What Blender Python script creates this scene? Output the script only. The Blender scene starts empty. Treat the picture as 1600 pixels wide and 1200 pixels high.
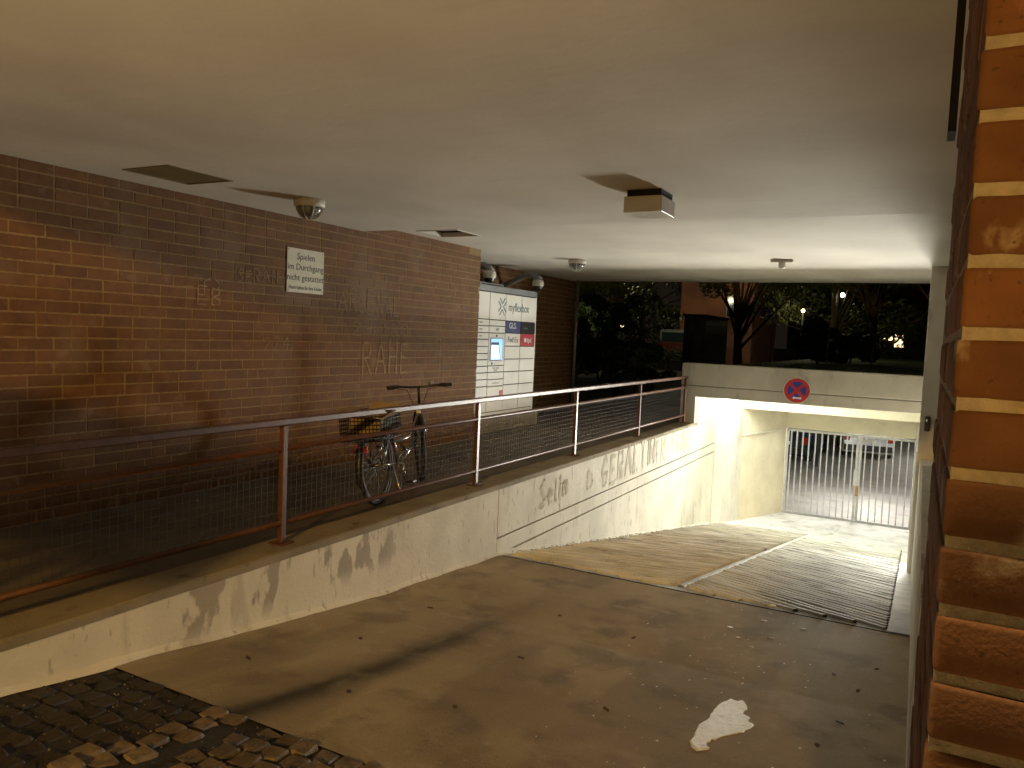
import bpy, bmesh, math, random
from mathutils import Vector, Matrix, noise
random.seed(7)
R = math.radians
scene = bpy.context.scene
col = scene.collection

# ------------------------------------------------------------------ camera
cam_data = bpy.data.cameras.new('camera')
cam = bpy.data.objects.new('camera', cam_data); col.objects.link(cam); scene.camera = cam
cam_data.sensor_fit = 'HORIZONTAL'; cam_data.sensor_width = 36.0
cam_data.lens = 1191.7 / 1600 * 36.0
cam_data.clip_start = 0.05; cam_data.clip_end = 600
yaw, pit, rol = 0.49156814, 0.06627908, 0.04294539
fwd = Vector((-math.sin(yaw)*math.cos(pit), math.cos(yaw)*math.cos(pit), -math.sin(pit)))
rgt = Vector((math.cos(yaw), math.sin(yaw), 0)); up = rgt.cross(fwd)
r2 = math.cos(rol)*rgt + math.sin(rol)*up; u2 = -math.sin(rol)*rgt + math.cos(rol)*up
cam.matrix_world = Matrix(((r2.x, u2.x, -fwd.x, 0), (r2.y, u2.y, -fwd.y, 0), (r2.z, u2.z, -fwd.z, 1.45), (0, 0, 0, 1)))

# ------------------------------------------------------------------ world and lamps
world = bpy.data.worlds.new('World'); scene.world = world; world.use_nodes = True
wn = world.node_tree.nodes; bg = wn['Background']
bg.inputs['Color'].default_value = (1.0, 0.74, 0.48, 1); bg.inputs['Strength'].default_value = 0.006
def lamp(name, kind, loc, power, color, **kw):
    d = bpy.data.lights.new(name, kind); d.energy = power; d.color = color
    for k, v in kw.items(): setattr(d, k, v)
    o = bpy.data.objects.new(name, d); col.objects.link(o); o.location = loc
    return o
STREET = 4700
lamp('street_lamp_light', 'POINT', (2.0, -12.0, 5.15), STREET, (1.0, 0.56, 0.13), shadow_soft_size=0.40)
fd = lamp('unseen_floodlight', 'AREA', (0.215, 14.85, -.62), 520, (1.0, .97, .87), shape='RECTANGLE', size=.5, size_y=1.0)  # unseen lamp placed and aimed to brighten the passage ceiling
fd.data.spread = R(150)
fd.rotation_euler = Vector((-.20, -.76, .60)).to_track_quat('-Z', 'Y').to_euler()
fl = lamp('ceiling_fill_light', 'AREA', (-1.0, 0.955, 3.0), 450, (1.0, 0.73, 0.31), shape='RECTANGLE', size=4.0, size_y=.04)  # unseen lamp added above the entrance so bounced light fills the near ceiling
scene.cycles.max_bounces = 7; scene.cycles.diffuse_bounces = 5; scene.cycles.glossy_bounces = 3; scene.cycles.transmission_bounces = 4
vs = scene.view_settings
vs.view_transform = 'Standard'; vs.look = 'None'; vs.exposure = 0.55; vs.gamma = 1.0; vs.use_curve_mapping = False

# ------------------------------------------------------------------ materials
class Mat:
    def __init__(s, name, c1, c2=None, scale=4.0, detail=4, rough=0.75, bump=0.0, bscale=60, metal=0.0, stretch=(1, 1, 1), rnd=0.0, lo=.35, hi=.65, local=False, bdist=.01, rvar=0.0, spec=.5):
        m = bpy.data.materials.new(name); m.use_nodes = True; s.m = m
        s.nt = m.node_tree; s.b = s.nt.nodes['Principled BSDF']
        s.b.inputs['Roughness'].default_value = rough; s.b.inputs['Metallic'].default_value = metal
        s.b.inputs['Specular IOR Level'].default_value = spec
        if local:
            t = s.n('ShaderNodeTexCoord'); s.pos = t.outputs['Object']
        else:
            g = s.n('ShaderNodeNewGeometry'); s.pos = g.outputs['Position']
        if c2 is None: c2 = tuple(x*.85 for x in c1)
        nz = s.noise(scale, detail, stretch)
        s.col = s.ramp(nz, lo, hi, c1, c2)
        if rnd:
            oi = s.n('ShaderNodeObjectInfo'); g2 = s.n('ShaderNodeNewGeometry')
            a = s.math('ADD', oi.outputs['Random'], g2.outputs['Random Per Island']); a = s.math('FRACT', a)
            s.rand = a
            v = s.math('MULTIPLY_ADD', a, 2*rnd, 1-rnd)
            s.col = s.mul(s.col, v)
        if rvar:
            rn = s.noise(scale*.7, 4, stretch); rr = s.math('MULTIPLY_ADD', rn, rvar*2, rough-rvar); s.nt.links.new(rr, s.b.inputs['Roughness'])
        if bump:
            bn = s.noise(bscale, 5, (1, 1, 1)); s.bumpnode = s.n('ShaderNodeBump'); s.bumpnode.inputs['Strength'].default_value = bump; s.bumpnode.inputs['Distance'].default_value = bdist
            s.nt.links.new(bn, s.bumpnode.inputs['Height']); s.nt.links.new(s.bumpnode.outputs['Normal'], s.b.inputs['Normal'])
        s.done()
    def n(s, t): return s.nt.nodes.new(t)
    def noise(s, scale, detail=5, stretch=(1, 1, 1), off=(0, 0, 0), dist=0.0):
        mp = s.n('ShaderNodeMapping'); mp.inputs['Scale'].default_value = stretch; mp.inputs['Location'].default_value = off
        s.nt.links.new(s.pos, mp.inputs['Vector'])
        t = s.n('ShaderNodeTexNoise'); t.inputs['Scale'].default_value = scale; t.inputs['Detail'].default_value = detail; t.inputs['Distortion'].default_value = dist
        s.nt.links.new(mp.outputs['Vector'], t.inputs['Vector']); return t.outputs['Fac']
    def ramp(s, fac, lo, hi, c1, c2):
        r = s.n('ShaderNodeValToRGB'); e = r.color_ramp.elements
        e[0].position = lo; e[1].position = hi; e[0].color = (*c1, 1); e[1].color = (*c2, 1)
        s.nt.links.new(fac, r.inputs['Fac']); return r.outputs['Color']
    def math(s, op, a, b=None, c=None):
        m = s.n('ShaderNodeMath'); m.operation = op
        for i, v in enumerate((a, b, c)):
            if v is None: continue
            if isinstance(v, (int, float)): m.inputs[i].default_value = v
            else: s.nt.links.new(v, m.inputs[i])
        return m.outputs[0]
    def step(s, v, lo, hi):
        m = s.n('ShaderNodeMapRange'); m.interpolation_type = 'SMOOTHSTEP'
        m.inputs['From Min'].default_value = lo; m.inputs['From Max'].default_value = hi
        s.nt.links.new(v, m.inputs['Value']); return m.outputs[0]
    def xyz(s):
        x = s.n('ShaderNodeSeparateXYZ'); s.nt.links.new(s.pos, x.inputs[0]); return x.outputs
    def mul(s, c, v):
        x = s.n('ShaderNodeMix'); x.data_type = 'RGBA'; x.blend_type = 'MULTIPLY'; x.inputs['Factor'].default_value = 1
        s.nt.links.new(c, x.inputs['A']); s.nt.links.new(v, x.inputs['B']); return x.outputs['Result']
    def mixc(s, mask, c, amt=1.0):
        x = s.n('ShaderNodeMix'); x.data_type = 'RGBA'
        if amt != 1.0: mask = s.math('MULTIPLY', mask, amt)
        s.nt.links.new(mask, x.inputs['Factor']); s.nt.links.new(s.col, x.inputs['A']); x.inputs['B'].default_value = (*c, 1)
        s.col = x.outputs['Result']; s.done(); return s
    def layer(s, c, scale, lo, hi, stretch=(1, 1, 1), amt=1.0, off=(0, 0, 0), detail=4, dist=0.0):
        return s.mixc(s.step(s.noise(scale, detail, stretch, off, dist), lo, hi), c, amt)
    def done(s): s.nt.links.new(s.col, s.b.inputs['Base Color'])
def emit(name, c, st):
    m = bpy.data.materials.new(name); m.use_nodes = True; b = m.node_tree.nodes['Principled BSDF']
    b.inputs['Base Color'].default_value = (*[min(1, x) for x in c], 1); b.inputs['Emission Color'].default_value = (*c, 1); b.inputs['Emission Strength'].default_value = st
    return m
def glass(name, c=(.8, .85, .85), rough=.1):
    m = bpy.data.materials.new(name); m.use_nodes = True; b = m.node_tree.nodes['Principled BSDF']
    b.inputs['Base Color'].default_value = (*c, 1); b.inputs['Transmission Weight'].default_value = .85; b.inputs['Roughness'].default_value = rough
    return m

M = {}
bm_ = Mat('brick', (.155, .068, .019), (.115, .048, .013), scale=9, rough=.8, bump=.5, bscale=70, rnd=.15, bdist=.006)
bm_.layer((.21, .14, .085), 1.6, .56, .74, (1, .8, .8), .45, (3, 1, 2)); bm_.layer((.27, .20, .14), 7, .62, .72, (1, .9, 1.1), .30, (9, 4, 1)); bm_.layer((.12, .06, .03), 2.3, .60, .75, amt=.4, off=(5, 7, 3))
M['brick'] = bm_.m
pb = Mat('pillar_brick', (.125, .052, .022), (.092, .036, .015), scale=14, rough=.9, bump=.45, bscale=160, rnd=.34, bdist=.003, spec=.25)
pb.layer((.06, .024, .012), 6, .54, .70, amt=.65, off=(1, 4, 2)); pb.layer((.34, .26, .19), 11, .60, .70, (1, 1, .55), .6, (2, 8, 5), detail=5, dist=.6); pb.layer((.035, .016, .009), 85, .62, .68, amt=.75); pb.layer((.05, .022, .012), 2.2, .48, .66, amt=.45, off=(7, 2, 4))
M['pillar_brick'] = pb.m
M['mortar'] = Mat('mortar', (.29, .195, .09), (.21, .138, .06), scale=30, rough=.9, bump=.8, bscale=150, bdist=.004).m
M['pillar_mortar'] = Mat('pillar_mortar', (.225, .185, .145), (.165, .135, .105), scale=50, rough=.9, bump=.9, bscale=180, bdist=.004).layer((.25, .18, .1), 40, .6, .7, amt=.5).m
ceil_ = Mat('ceiling_plaster', (.70, .66, .58), (.60, .56, .49), scale=.8, rough=.9, bump=.35, bscale=14, bdist=.006)
ceil_.layer((.46, .41, .34), .7, .50, .72, (1, .5, 1), .40, (4, 2, 0)); ceil_.layer((.48, .43, .35), 5, .60, .80, (.3, 1.5, 1), .22, (1, 7, 0))
M['ceiling'] = ceil_.m
# ramp side walls: old white masonry paint, grimy, peeling to grey
pw = Mat('painted_concrete', (.70, .67, .58), (.58, .55, .47), scale=2.2, rough=.82, bump=.45, bscale=38, bdist=.008)
pw.layer((.36, .32, .25), 5, .58, .76, (1, 1.3, .25), .5, (2, 3, 1)); pw.layer((.27, .25, .21), 16, .63, .69, (1, 1.2, .35), .55, (7, 1, 4), detail=5)
pw.layer((.21, .18, .13), 45, .68, .75, (1, 1, .5), .6)
p_ = pw.xyz()
mk = pw.math('MULTIPLY', pw.math('SUBTRACT', 1.0, pw.step(p_[1], 4.55, 4.9)), pw.step(p_[2], -.42, -.25))
mk = pw.math('MULTIPLY', mk, pw.step(pw.noise(3.3, 5, (1, 1.6, .75), (0.35, .05, 8)), .53, .575)); pw.mixc(mk, (.29, .26, .215), .8)
M['painted'] = pw.m
pc = Mat('portal_concrete', (.54, .50, .42), (.42, .39, .32), scale=1.7, rough=.85, bump=.5, bscale=45, bdist=.008)
pc.layer((.17, .155, .13), 4, .56, .74, (1, 1, .35), .6, (1, 1, 6)); pc.layer((.50, .47, .40), 1.4, .58, .66, (1.2, 1, .6), .5, (2, 5, 1))
M['portal'] = pc.m
M['cream'] = Mat('cream_paint', (.66, .61, .45), (.57, .52, .38), scale=2.5, rough=.8, bump=.3, bscale=40).layer((.35, .30, .2), 14, .65, .72, (.4, 1, 1), .6).m
M['grooved'] = Mat('groove_dark', (.20, .18, .145), (.14, .125, .10), scale=12, rough=.9, bump=.4).m  # groove beds darker than the faces around them
# concrete drive
dr = Mat('drive_concrete', (.40, .32, .20), (.32, .25, .155), scale=1.3, rough=.82, bump=.5, bscale=90, bdist=.004, rvar=.08, spec=.18)
dr.layer((.145, .118, .083), 2.6, .50, .68, amt=.55, off=(3, 3, 0)); dr.layer((.43, .365, .27), 8, .56, .70, amt=.45, off=(1, 6, 0)); dr.layer((.08, .065, .05), 34, .70, .75, amt=.7); dr.layer((.48, .42, .33), 90, .60, .68, amt=.5); dr.layer((.10, .08, .06), 75, .62, .70, amt=.5, off=(5, 5, 5)); dr.layer((.17, .14, .097), .9, .50, .60, (1.6, .35, 1), .4, (2, 9, 0))
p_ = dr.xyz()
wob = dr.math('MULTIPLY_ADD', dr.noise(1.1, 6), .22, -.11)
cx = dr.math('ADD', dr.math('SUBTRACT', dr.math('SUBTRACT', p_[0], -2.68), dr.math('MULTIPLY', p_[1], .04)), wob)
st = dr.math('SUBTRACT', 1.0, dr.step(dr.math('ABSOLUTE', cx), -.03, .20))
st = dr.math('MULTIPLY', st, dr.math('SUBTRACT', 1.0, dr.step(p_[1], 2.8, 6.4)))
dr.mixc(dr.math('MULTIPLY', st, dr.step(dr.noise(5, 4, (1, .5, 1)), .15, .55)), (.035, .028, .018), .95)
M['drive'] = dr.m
rp = Mat('ramp_concrete', (.60, .585, .54), (.42, .41, .375), scale=2.5, rough=.75, bump=.6, bscale=60, bdist=.008)
rp.layer((.12, .11, .09), 3, .55, .72, amt=.6, off=(0, 2, 1)); rp.layer((.08, .07, .06), 40, .66, .72, amt=.6)
p_ = rp.xyz()
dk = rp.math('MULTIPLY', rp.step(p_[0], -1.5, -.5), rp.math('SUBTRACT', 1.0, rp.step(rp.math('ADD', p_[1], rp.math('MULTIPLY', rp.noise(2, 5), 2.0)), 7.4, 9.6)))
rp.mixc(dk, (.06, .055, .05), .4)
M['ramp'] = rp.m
M['ledge'] = Mat('ledge_concrete', (.27, .225, .15), (.20, .165, .105), scale=3, rough=.85, bump=.5, bscale=70).layer((.10, .08, .055), 6, .6, .74, amt=.6).m
M['walk'] = Mat('walkway_paving', (.13, .105, .07), (.09, .073, .05), scale=3, rough=.8, bump=.4, bscale=60).layer((.045, .037, .025), 1.3, .5, .7, amt=.6).m
M['asphalt'] = Mat('street_paving', (.34, .31, .27), (.29, .265, .225), scale=3, rough=.85, bump=.4, bscale=90).m
M['sett'] = Mat('sett_stone', (.19, .145, .098), (.12, .09, .06), scale=22, rough=.6, bump=.7, bscale=80, rnd=.35, bdist=.008, rvar=.2).layer((.07, .05, .035), 5, .5, .66, amt=.7).m
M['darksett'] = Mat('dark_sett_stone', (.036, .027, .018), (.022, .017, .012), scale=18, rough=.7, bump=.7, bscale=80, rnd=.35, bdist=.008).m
M['soil'] = Mat('joint_soil', (.035, .026, .017), (.02, .015, .01), scale=30, rough=.95, bump=.8, bscale=120).m
M['rail'] = Mat('rail_brown_paint', (.105, .042, .022), (.075, .030, .016), scale=20, rough=.38, bump=.15, bscale=90, spec=.6).layer((.17, .07, .03), 26, .6, .7, amt=.6).m
M['wire'] = Mat('mesh_wire', (.045, .032, .022), rough=.7).m
M['steel'] = Mat('gate_steel', (.44, .44, .42), (.36, .36, .345), scale=12, rough=.45, metal=.35, bump=.1).m
M['rust'] = Mat('rust', (.34, .16, .07), (.22, .10, .045), scale=30, rough=.85).m
M['white'] = Mat('white_powder_coat', (.74, .73, .68), (.70, .69, .64), scale=4, rough=.42, bump=.05).m
M['gap'] = Mat('dark_gap', (.03, .03, .028), rough=.7).m
M['grey'] = Mat('grey_metal', (.25, .26, .27), rough=.45, metal=.3).m
M['darkmetal'] = Mat('dark_metal', (.05, .05, .05), rough=.5, metal=.4).m
M['plinth'] = Mat('plinth_concrete', (.34, .31, .25), (.27, .245, .2), scale=6, rough=.85, bump=.3).m
M['black'] = Mat('black_plastic', (.012, .012, .012), rough=.35).m
M['blackmatt'] = Mat('black_matt', (.010, .009, .008), rough=.8).m
M['navy'] = Mat('navy_print', (.012, .02, .13), (.012, .02, .12), rough=.5).m
M['redprint'] = Mat('red_print', (.42, .015, .03), rough=.5).m
M['teal'] = Mat('teal_print', (.05, .10, .125), rough=.5).m
M['whiteprint'] = Mat('white_print', (.8, .8, .78), rough=.5).m
M['orangeprint'] = Mat('orange_print', (.55, .12, .02), rough=.5).m
M['signplate'] = Mat('sign_plate', (.66, .63, .50), (.58, .55, .43), scale=8, rough=.4).m
M['signtext'] = Mat('sign_text', (.03, .027, .02), rough=.5).m
M['signred'] = Mat('sign_red', (.48, .03, .035), (.40, .028, .03), scale=20, rough=.35).m
M['vanred'] = Mat('van_red_stripe', (.20, .03, .025), rough=.4).m
M['signblue'] = Mat('sign_blue', (.03, .05, .30), (.028, .045, .26), scale=20, rough=.35).m
M['chalk'] = Mat('chalk', (.36, .26, .165), (.23, .145, .075), scale=26, rough=.95).m
M['smear'] = Mat('smeared_paint', (.38, .35, .28), (.60, .56, .47), scale=11, rough=.85, stretch=(1, 1.4, .4)).m
M['spill'] = Mat('white_paint_spill', (.90, .90, .88), (.74, .74, .72), scale=26, rough=.35, bump=.3, bscale=60).layer((.45, .44, .42), 40, .6, .7, amt=.6).m
M['chrome'] = Mat('chrome', (.65, .65, .63), rough=.18, metal=1.0).m
M['rubber'] = Mat('rubber', (.012, .012, .011), rough=.7).m
M['bikeframe'] = Mat('bike_frame_paint', (.40, .40, .38), rough=.25, metal=.7).m
M['bikewhite'] = Mat('bike_white', (.72, .70, .60), rough=.3).m
M['redlens'] = Mat('red_lens', (.32, .02, .01), rough=.2).m
M['card'] = Mat('cardboard', (.27, .19, .10), (.22, .15, .08), scale=12, rough=.85).m
M['darkcrate'] = Mat('dark_basket_wire', (.014, .013, .012), rough=.5).m
M['lampwhite'] = Mat('lamp_diffuser_white', (.66, .63, .55), rough=.45).m
M['vent'] = Mat('vent_olive', (.20, .155, .065), (.17, .13, .055), rough=.6).m
M['zinc'] = Mat('zinc_pipe', (.33, .31, .27), rough=.45, metal=.5).m
M['leaf'] = Mat('leaf_green', (.055, .095, .03), (.035, .065, .02), scale=3, rough=.6, rnd=.4).m
M['leaf2'] = Mat('leaf_olive', (.085, .10, .03), (.05, .065, .02), scale=3, rough=.6, rnd=.4).m
M['bark'] = Mat('bark', (.07, .052, .036), (.045, .034, .024), scale=12, rough=.9, bump=.6, bscale=30, stretch=(1, 1, .2)).m
M['grass'] = Mat('grass', (.045, .08, .02), (.06, .085, .025), scale=4, rough=.8, rnd=.3).m
M['earth'] = Mat('earth', (.05, .045, .03), (.035, .035, .022), scale=2, rough=.95, bump=.5).m
M['pink'] = Mat('pink_render', (.52, .27, .17), (.46, .235, .15), scale=1, rough=.85, bump=.2).m
M['slate'] = Mat('slate_tile', (.045, .055, .065), (.03, .037, .045), scale=6, rough=.4, rnd=.5).m
M['stake'] = Mat('wood_stake', (.22, .19, .12), rough=.85).m
M['garagefloor'] = Mat('garage_floor', (.34, .32, .29), (.26, .245, .225), scale=1.5, rough=.55, bump=.15).layer((.12, .11, .1), 2, .58, .72, amt=.4).m
M['garagewall'] = Mat('garage_wall', (.48, .46, .40), (.40, .38, .33), scale=2, rough=.85).m
M['carblue'] = Mat('car_blue_paint', (.03, .05, .075), rough=.2, metal=.3).m
M['carwhite'] = Mat('car_silver_paint', (.50, .51, .50), rough=.25, metal=.2).m
M['carglass'] = Mat('car_glass', (.04, .06, .07), rough=.08).m
M['litter'] = Mat('dry_leaf', (.10, .055, .02), (.06, .035, .015), scale=30, rough=.8, rnd=.4).m
M['glassdome'] = glass('dome_glass', (.75, .74, .66), .22)
M['tube'] = emit('tube_light', (1.0, .99, .94), 430)
M['niche'] = emit('niche_light', (1.0, .96, .84), 20)
M['gtube'] = emit('garage_tube_light', (1.0, .98, .95), 650)
M['screen'] = emit('locker_screen', (.55, .82, 1.0), 1.0)
M['screen2'] = emit('locker_screen_shade', (.25, .50, .85), .75)
M['window'] = emit('lit_window', (1.0, .74, .38), 2.2)
M['globe'] = emit('lamp_globe', (1.0, .9, .65), 25)
M['dimglobe'] = emit('orange_lamp_globe', (1.0, .72, .42), 6)
M['led'] = emit('led_lens', (.62, .72, 1.0), 9)

# ------------------------------------------------------------------ mesh helpers
class MB:
    def __init__(s): s.v = []; s.f = []
    def add(s, vs, fs):
        k = len(s.v); s.v += [tuple(v) for v in vs]; s.f += [tuple(i+k for i in f) for f in fs]; return s
    def box(s, x0, x1, y0, y1, z0, z1):
        return s.add([(x0, y0, z0), (x1, y0, z0), (x1, y1, z0), (x0, y1, z0), (x0, y0, z1), (x1, y0, z1), (x1, y1, z1), (x0, y1, z1)],
                     [(0, 3, 2, 1), (4, 5, 6, 7), (0, 1, 5, 4), (1, 2, 6, 5), (2, 3, 7, 6), (3, 0, 4, 7)])
    def cbox(s, x0, x1, y0, y1, z0, z1, c=.005):
        b = bmesh.new(); bmesh.ops.create_cube(b, size=1)
        for v in b.verts: v.co = ((x0+x1)/2+v.co.x*(x1-x0), (y0+y1)/2+v.co.y*(y1-y0), (z0+z1)/2+v.co.z*(z1-z0))
        bmesh.ops.bevel(b, geom=b.edges[:], offset=c, segments=1, affect='EDGES', profile=.5)
        b.verts.index_update(); s.add([v.co[:] for v in b.verts], [[v.index for v in f.verts] for f in b.faces]); b.free(); return s
    def prism(s, poly, axis, a, b):
        n = len(poly); f = {'x': lambda p, t: (t, p[0], p[1]), 'y': lambda p, t: (p[0], t, p[1]), 'z': lambda p, t: (p[0], p[1], t)}[axis]
        vs = [f(p, a) for p in poly]+[f(p, b) for p in poly]
        fs = [tuple(range(n)), tuple(range(2*n-1, n-1, -1))]+[(i, n+i, n+(i+1) % n, (i+1) % n) for i in range(n)]
        return s.add(vs, fs)
    def tube(s, pts, r, n=8, caps=True):
        pts = [Vector(p) for p in pts]; rings = []; vs = []
        rs = r if isinstance(r, (list, tuple)) else [r]*len(pts)
        ref = None
        for i, p in enumerate(pts):
            t = (pts[min(i+1, len(pts)-1)]-pts[max(i-1, 0)]).normalized()
            if ref is None: ref = t.orthogonal().normalized()
            u = (ref-t*ref.dot(t))
            u = u.normalized() if u.length > 1e-6 else t.orthogonal().normalized()
            ref = u; w = t.cross(u)
            for k in range(n):
                a = 2*math.pi*k/n; vs.append(p+rs[i]*(math.cos(a)*u+math.sin(a)*w))
        fs = []
        for i in range(len(pts)-1):
            for k in range(n): fs.append((i*n+k, i*n+(k+1) % n, (i+1)*n+(k+1) % n, (i+1)*n+k))
        if caps: fs += [tuple(range(n-1, -1, -1)), tuple((len(pts)-1)*n+k for k in range(n))]
        return s.add(vs, fs)
    def lathe(s, prof, c=(0, 0, 0), n=24, axis='z'):
        vs = []
        for r, h in prof:
            for k in range(n):
                a = 2*math.pi*k/n; x, y = r*math.cos(a), r*math.sin(a)
                p = {'z': (x, y, h), 'x': (h, x, y), 'y': (x, h, y)}[axis]; vs.append((c[0]+p[0], c[1]+p[1], c[2]+p[2]))
        m = len(prof); fs = [(i*n+k, i*n+(k+1) % n, (i+1)*n+(k+1) % n, (i+1)*n+k) for i in range(m-1) for k in range(n)]
        return s.add(vs, fs)
    def ribbon(s, pts, w, nrm, off=0.0):
        """flat stroke of width w in the plane with normal nrm"""
        nrm = Vector(nrm); pts = [Vector(p)+nrm*off for p in pts]; L = []
        for i, p in enumerate(pts):
            t = (pts[min(i+1, len(pts)-1)]-pts[max(i-1, 0)])
            t = t.normalized() if t.length > 1e-6 else Vector((0, 0, 1))
            d = nrm.cross(t).normalized()*w/2*random.uniform(.7, 1.25); L += [p+d, p-d]
        return s.add(L, [(2*i, 2*i+1, 2*i+3, 2*i+2) for i in range(len(pts)-1)])
    def mesh(s, name, m, smooth=False):
        me = bpy.data.meshes.new(name); me.from_pydata(s.v, [], s.f); me.validate(); me.update()
        if m: me.materials.append(m if not isinstance(m, str) else M[m])
        if smooth:
            for p in me.polygons: p.use_smooth = True
        return me
    def build(s, name, m, parent=None, smooth=False, fix=True, stuff=False):
        me = s.mesh(name, m, smooth)
        if fix:
            b = bmesh.new(); b.from_mesh(me); bmesh.ops.recalc_face_normals(b, faces=b.faces); b.to_mesh(me); b.free()
        o = link(name, me, parent)
        if stuff: o['kind'] = 'stuff'
        return o
def link(name, data, parent=None):
    o = bpy.data.objects.new(name, data); col.objects.link(o)
    if parent: o.parent = parent
    return o
def tag(o, label, cat, group=None):
    o['label'] = label; o['category'] = cat
    if group: o['group'] = group
    return o
def thing(name, label, cat, loc=(0, 0, 0), rz=0, group=None):
    o = link(name, None); o.location = loc; o.rotation_euler.z = rz; o.empty_display_size = .1
    return tag(o, label, cat, group)
def struct(o): o['kind'] = 'structure'; return o
def copy_tree(o, parent=None):
    c = o.copy(); col.objects.link(c); c.parent = parent
    for ch in list(o.children): copy_tree(ch, c)
    return c
def text(name, body, size, m, parent, mat4, align='CENTER', ext=.001, sx=1.0):
    cu = bpy.data.curves.new(name, 'FONT'); cu.body = body; cu.size = size; cu.extrude = ext; cu.align_x = align; cu.align_y = 'CENTER'; cu.resolution_u = 3
    t = bpy.data.objects.new('tmp', cu); col.objects.link(t)
    dg = bpy.context.evaluated_depsgraph_get(); me = bpy.data.meshes.new_from_object(t.evaluated_get(dg))
    bpy.data.objects.remove(t); bpy.data.curves.remove(cu)
    me.transform(mat4 @ Matrix.Diagonal((sx, 1, 1, 1))); me.materials.clear(); me.materials.append(M[m])
    o = link(name, me, parent); return o
def wallX(x, y, z):   # text plane facing +X; reading direction along +Y
    return Matrix(((0, 0, 1, x), (1, 0, 0, y), (0, 1, 0, z), (0, 0, 0, 1)))
def faceY(x, y, z):   # plane facing -Y
    return Matrix(((1, 0, 0, x), (0, 0, -1, y), (0, 1, 0, z), (0, 0, 0, 1)))

# floor height along the drive
FY = [-2, 0, 1.0, 1.84, 3.32, 4.6, 6.37, 15.09, 17.2, 17.9, 60]; FZ = [0, 0, -.115, -.235, -.42, -.565, -.69, -2.149, -2.52, -2.62, -2.66]
def fz(y):
    for i in range(len(FY)-1):
        if y <= FY[i+1]: return FZ[i]+(FZ[i+1]-FZ[i])*(y-FY[i])/(FY[i+1]-FY[i])
    return FZ[-1]
def sheet(name, x0, x1, y0, y1, m, nx=6, step=.3, dz=0.0, parent=None):
    ys = sorted(set([y0, y1]+[y for y in FY if y0 < y < y1]+[y0+i*step for i in range(1, int((y1-y0)/step)+1) if y0+i*step < y1-.02]))
    b = MB(); vs = [(x0+(x1-x0)*i/nx, y, fz(y)+dz) for y in ys for i in range(nx+1)]
    b.add(vs, [(j*(nx+1)+i, j*(nx+1)+i+1, (j+1)*(nx+1)+i+1, (j+1)*(nx+1)+i) for j in range(len(ys)-1) for i in range(nx)])
    return b.build(name, m, parent, fix=False)

WX, RX, LX = -5.33, -3.65, -3.49      # brick wall, railing, ramp side wall
CZ1, CZ2 = 2.465, 2.556               # soffits

# ------------------------------------------------------------------ ground, drive, ramp
b = MB()
XA, XB, YA, YB = LX-.2, .30, 0.0, 30.0
b.add([(-300, -300, 0), (300, -300, 0), (300, YA, 0), (-300, YA, 0), (-300, YB, 0), (XA, YA, 0), (XA, YB, 0), (XB, YA, 0), (XB, YB, 0), (300, YB, 0), (-300, 300, 0), (300, 300, 0)],
      [(0, 1, 2, 7, 5, 3), (3, 5, 6, 4), (7, 2, 9, 8), (4, 6, 8, 9, 11, 10)])
for i, v in enumerate(b.v): b.v[i] = (v[0], v[1], -.012)
struct(b.build('ground', 'earth', fix=False))
struct(MB().box(-60, 60, -40, -.02, -.2, -.004).build('street', 'asphalt'))
struct(MB().box(-6.3, LX-.27, .0, 16.5, -.2, -.003).build('walkway', 'walk'))
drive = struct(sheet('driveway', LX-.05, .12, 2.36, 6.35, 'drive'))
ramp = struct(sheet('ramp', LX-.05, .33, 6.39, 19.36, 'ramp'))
struct(sheet('joint_bed', LX-.05, .12, 6.30, 6.45, 'gap', dz=-.02))
setts = struct(sheet('cobbled_strip', LX-.05, .3, -.02, 2.37, 'soil', dz=-.009))

# cobblestones
def sett_mesh(seed):
    random.seed(seed); bm = bmesh.new(); bmesh.ops.create_cube(bm, size=1)
    for v in bm.verts: v.co = (v.co.x*.106, v.co.y*.108, v.co.z*.10-.042)
    bmesh.ops.bevel(bm, geom=[e for e in bm.edges if max(v.co.z for v in e.verts) > 0], offset=.014, segments=1, affect='EDGES', profile=.5)
    for v in bm.verts: v.co += Vector((random.uniform(-.006, .006), random.uniform(-.006, .006), random.uniform(-.005, .005)))
    me = bpy.data.meshes.new('cobblestone'); bm.to_mesh(me); bm.free(); return me
SM = {}
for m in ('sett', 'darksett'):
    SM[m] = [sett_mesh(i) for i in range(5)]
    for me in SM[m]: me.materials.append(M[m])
rest = MB(); spots = []
random.seed(3)
for j in range(21):
    y = 2.305-j*.112
    for i in range(33):
        x = LX+.06+i*.108+(j % 2)*.05
        if x > .2: continue
        spots.append((x+random.uniform(-.008, .008), y+random.uniform(-.008, .008)))
def seen(p):
    x, y = p; d = (Vector((x, y, fz(y)))-Vector((0, 0, 1.45))); dep = d.dot(fwd)
    if dep <= 0: return -1
    px = 800+1191.7*d.dot(r2)/dep; py = 600-1191.7*d.dot(u2)/dep
    return 1 if -60 < px < 1660 and py < 1270 else 0
order = sorted(spots, key=lambda p: (-seen(p), p[0]**2+p[1]**2))
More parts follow.
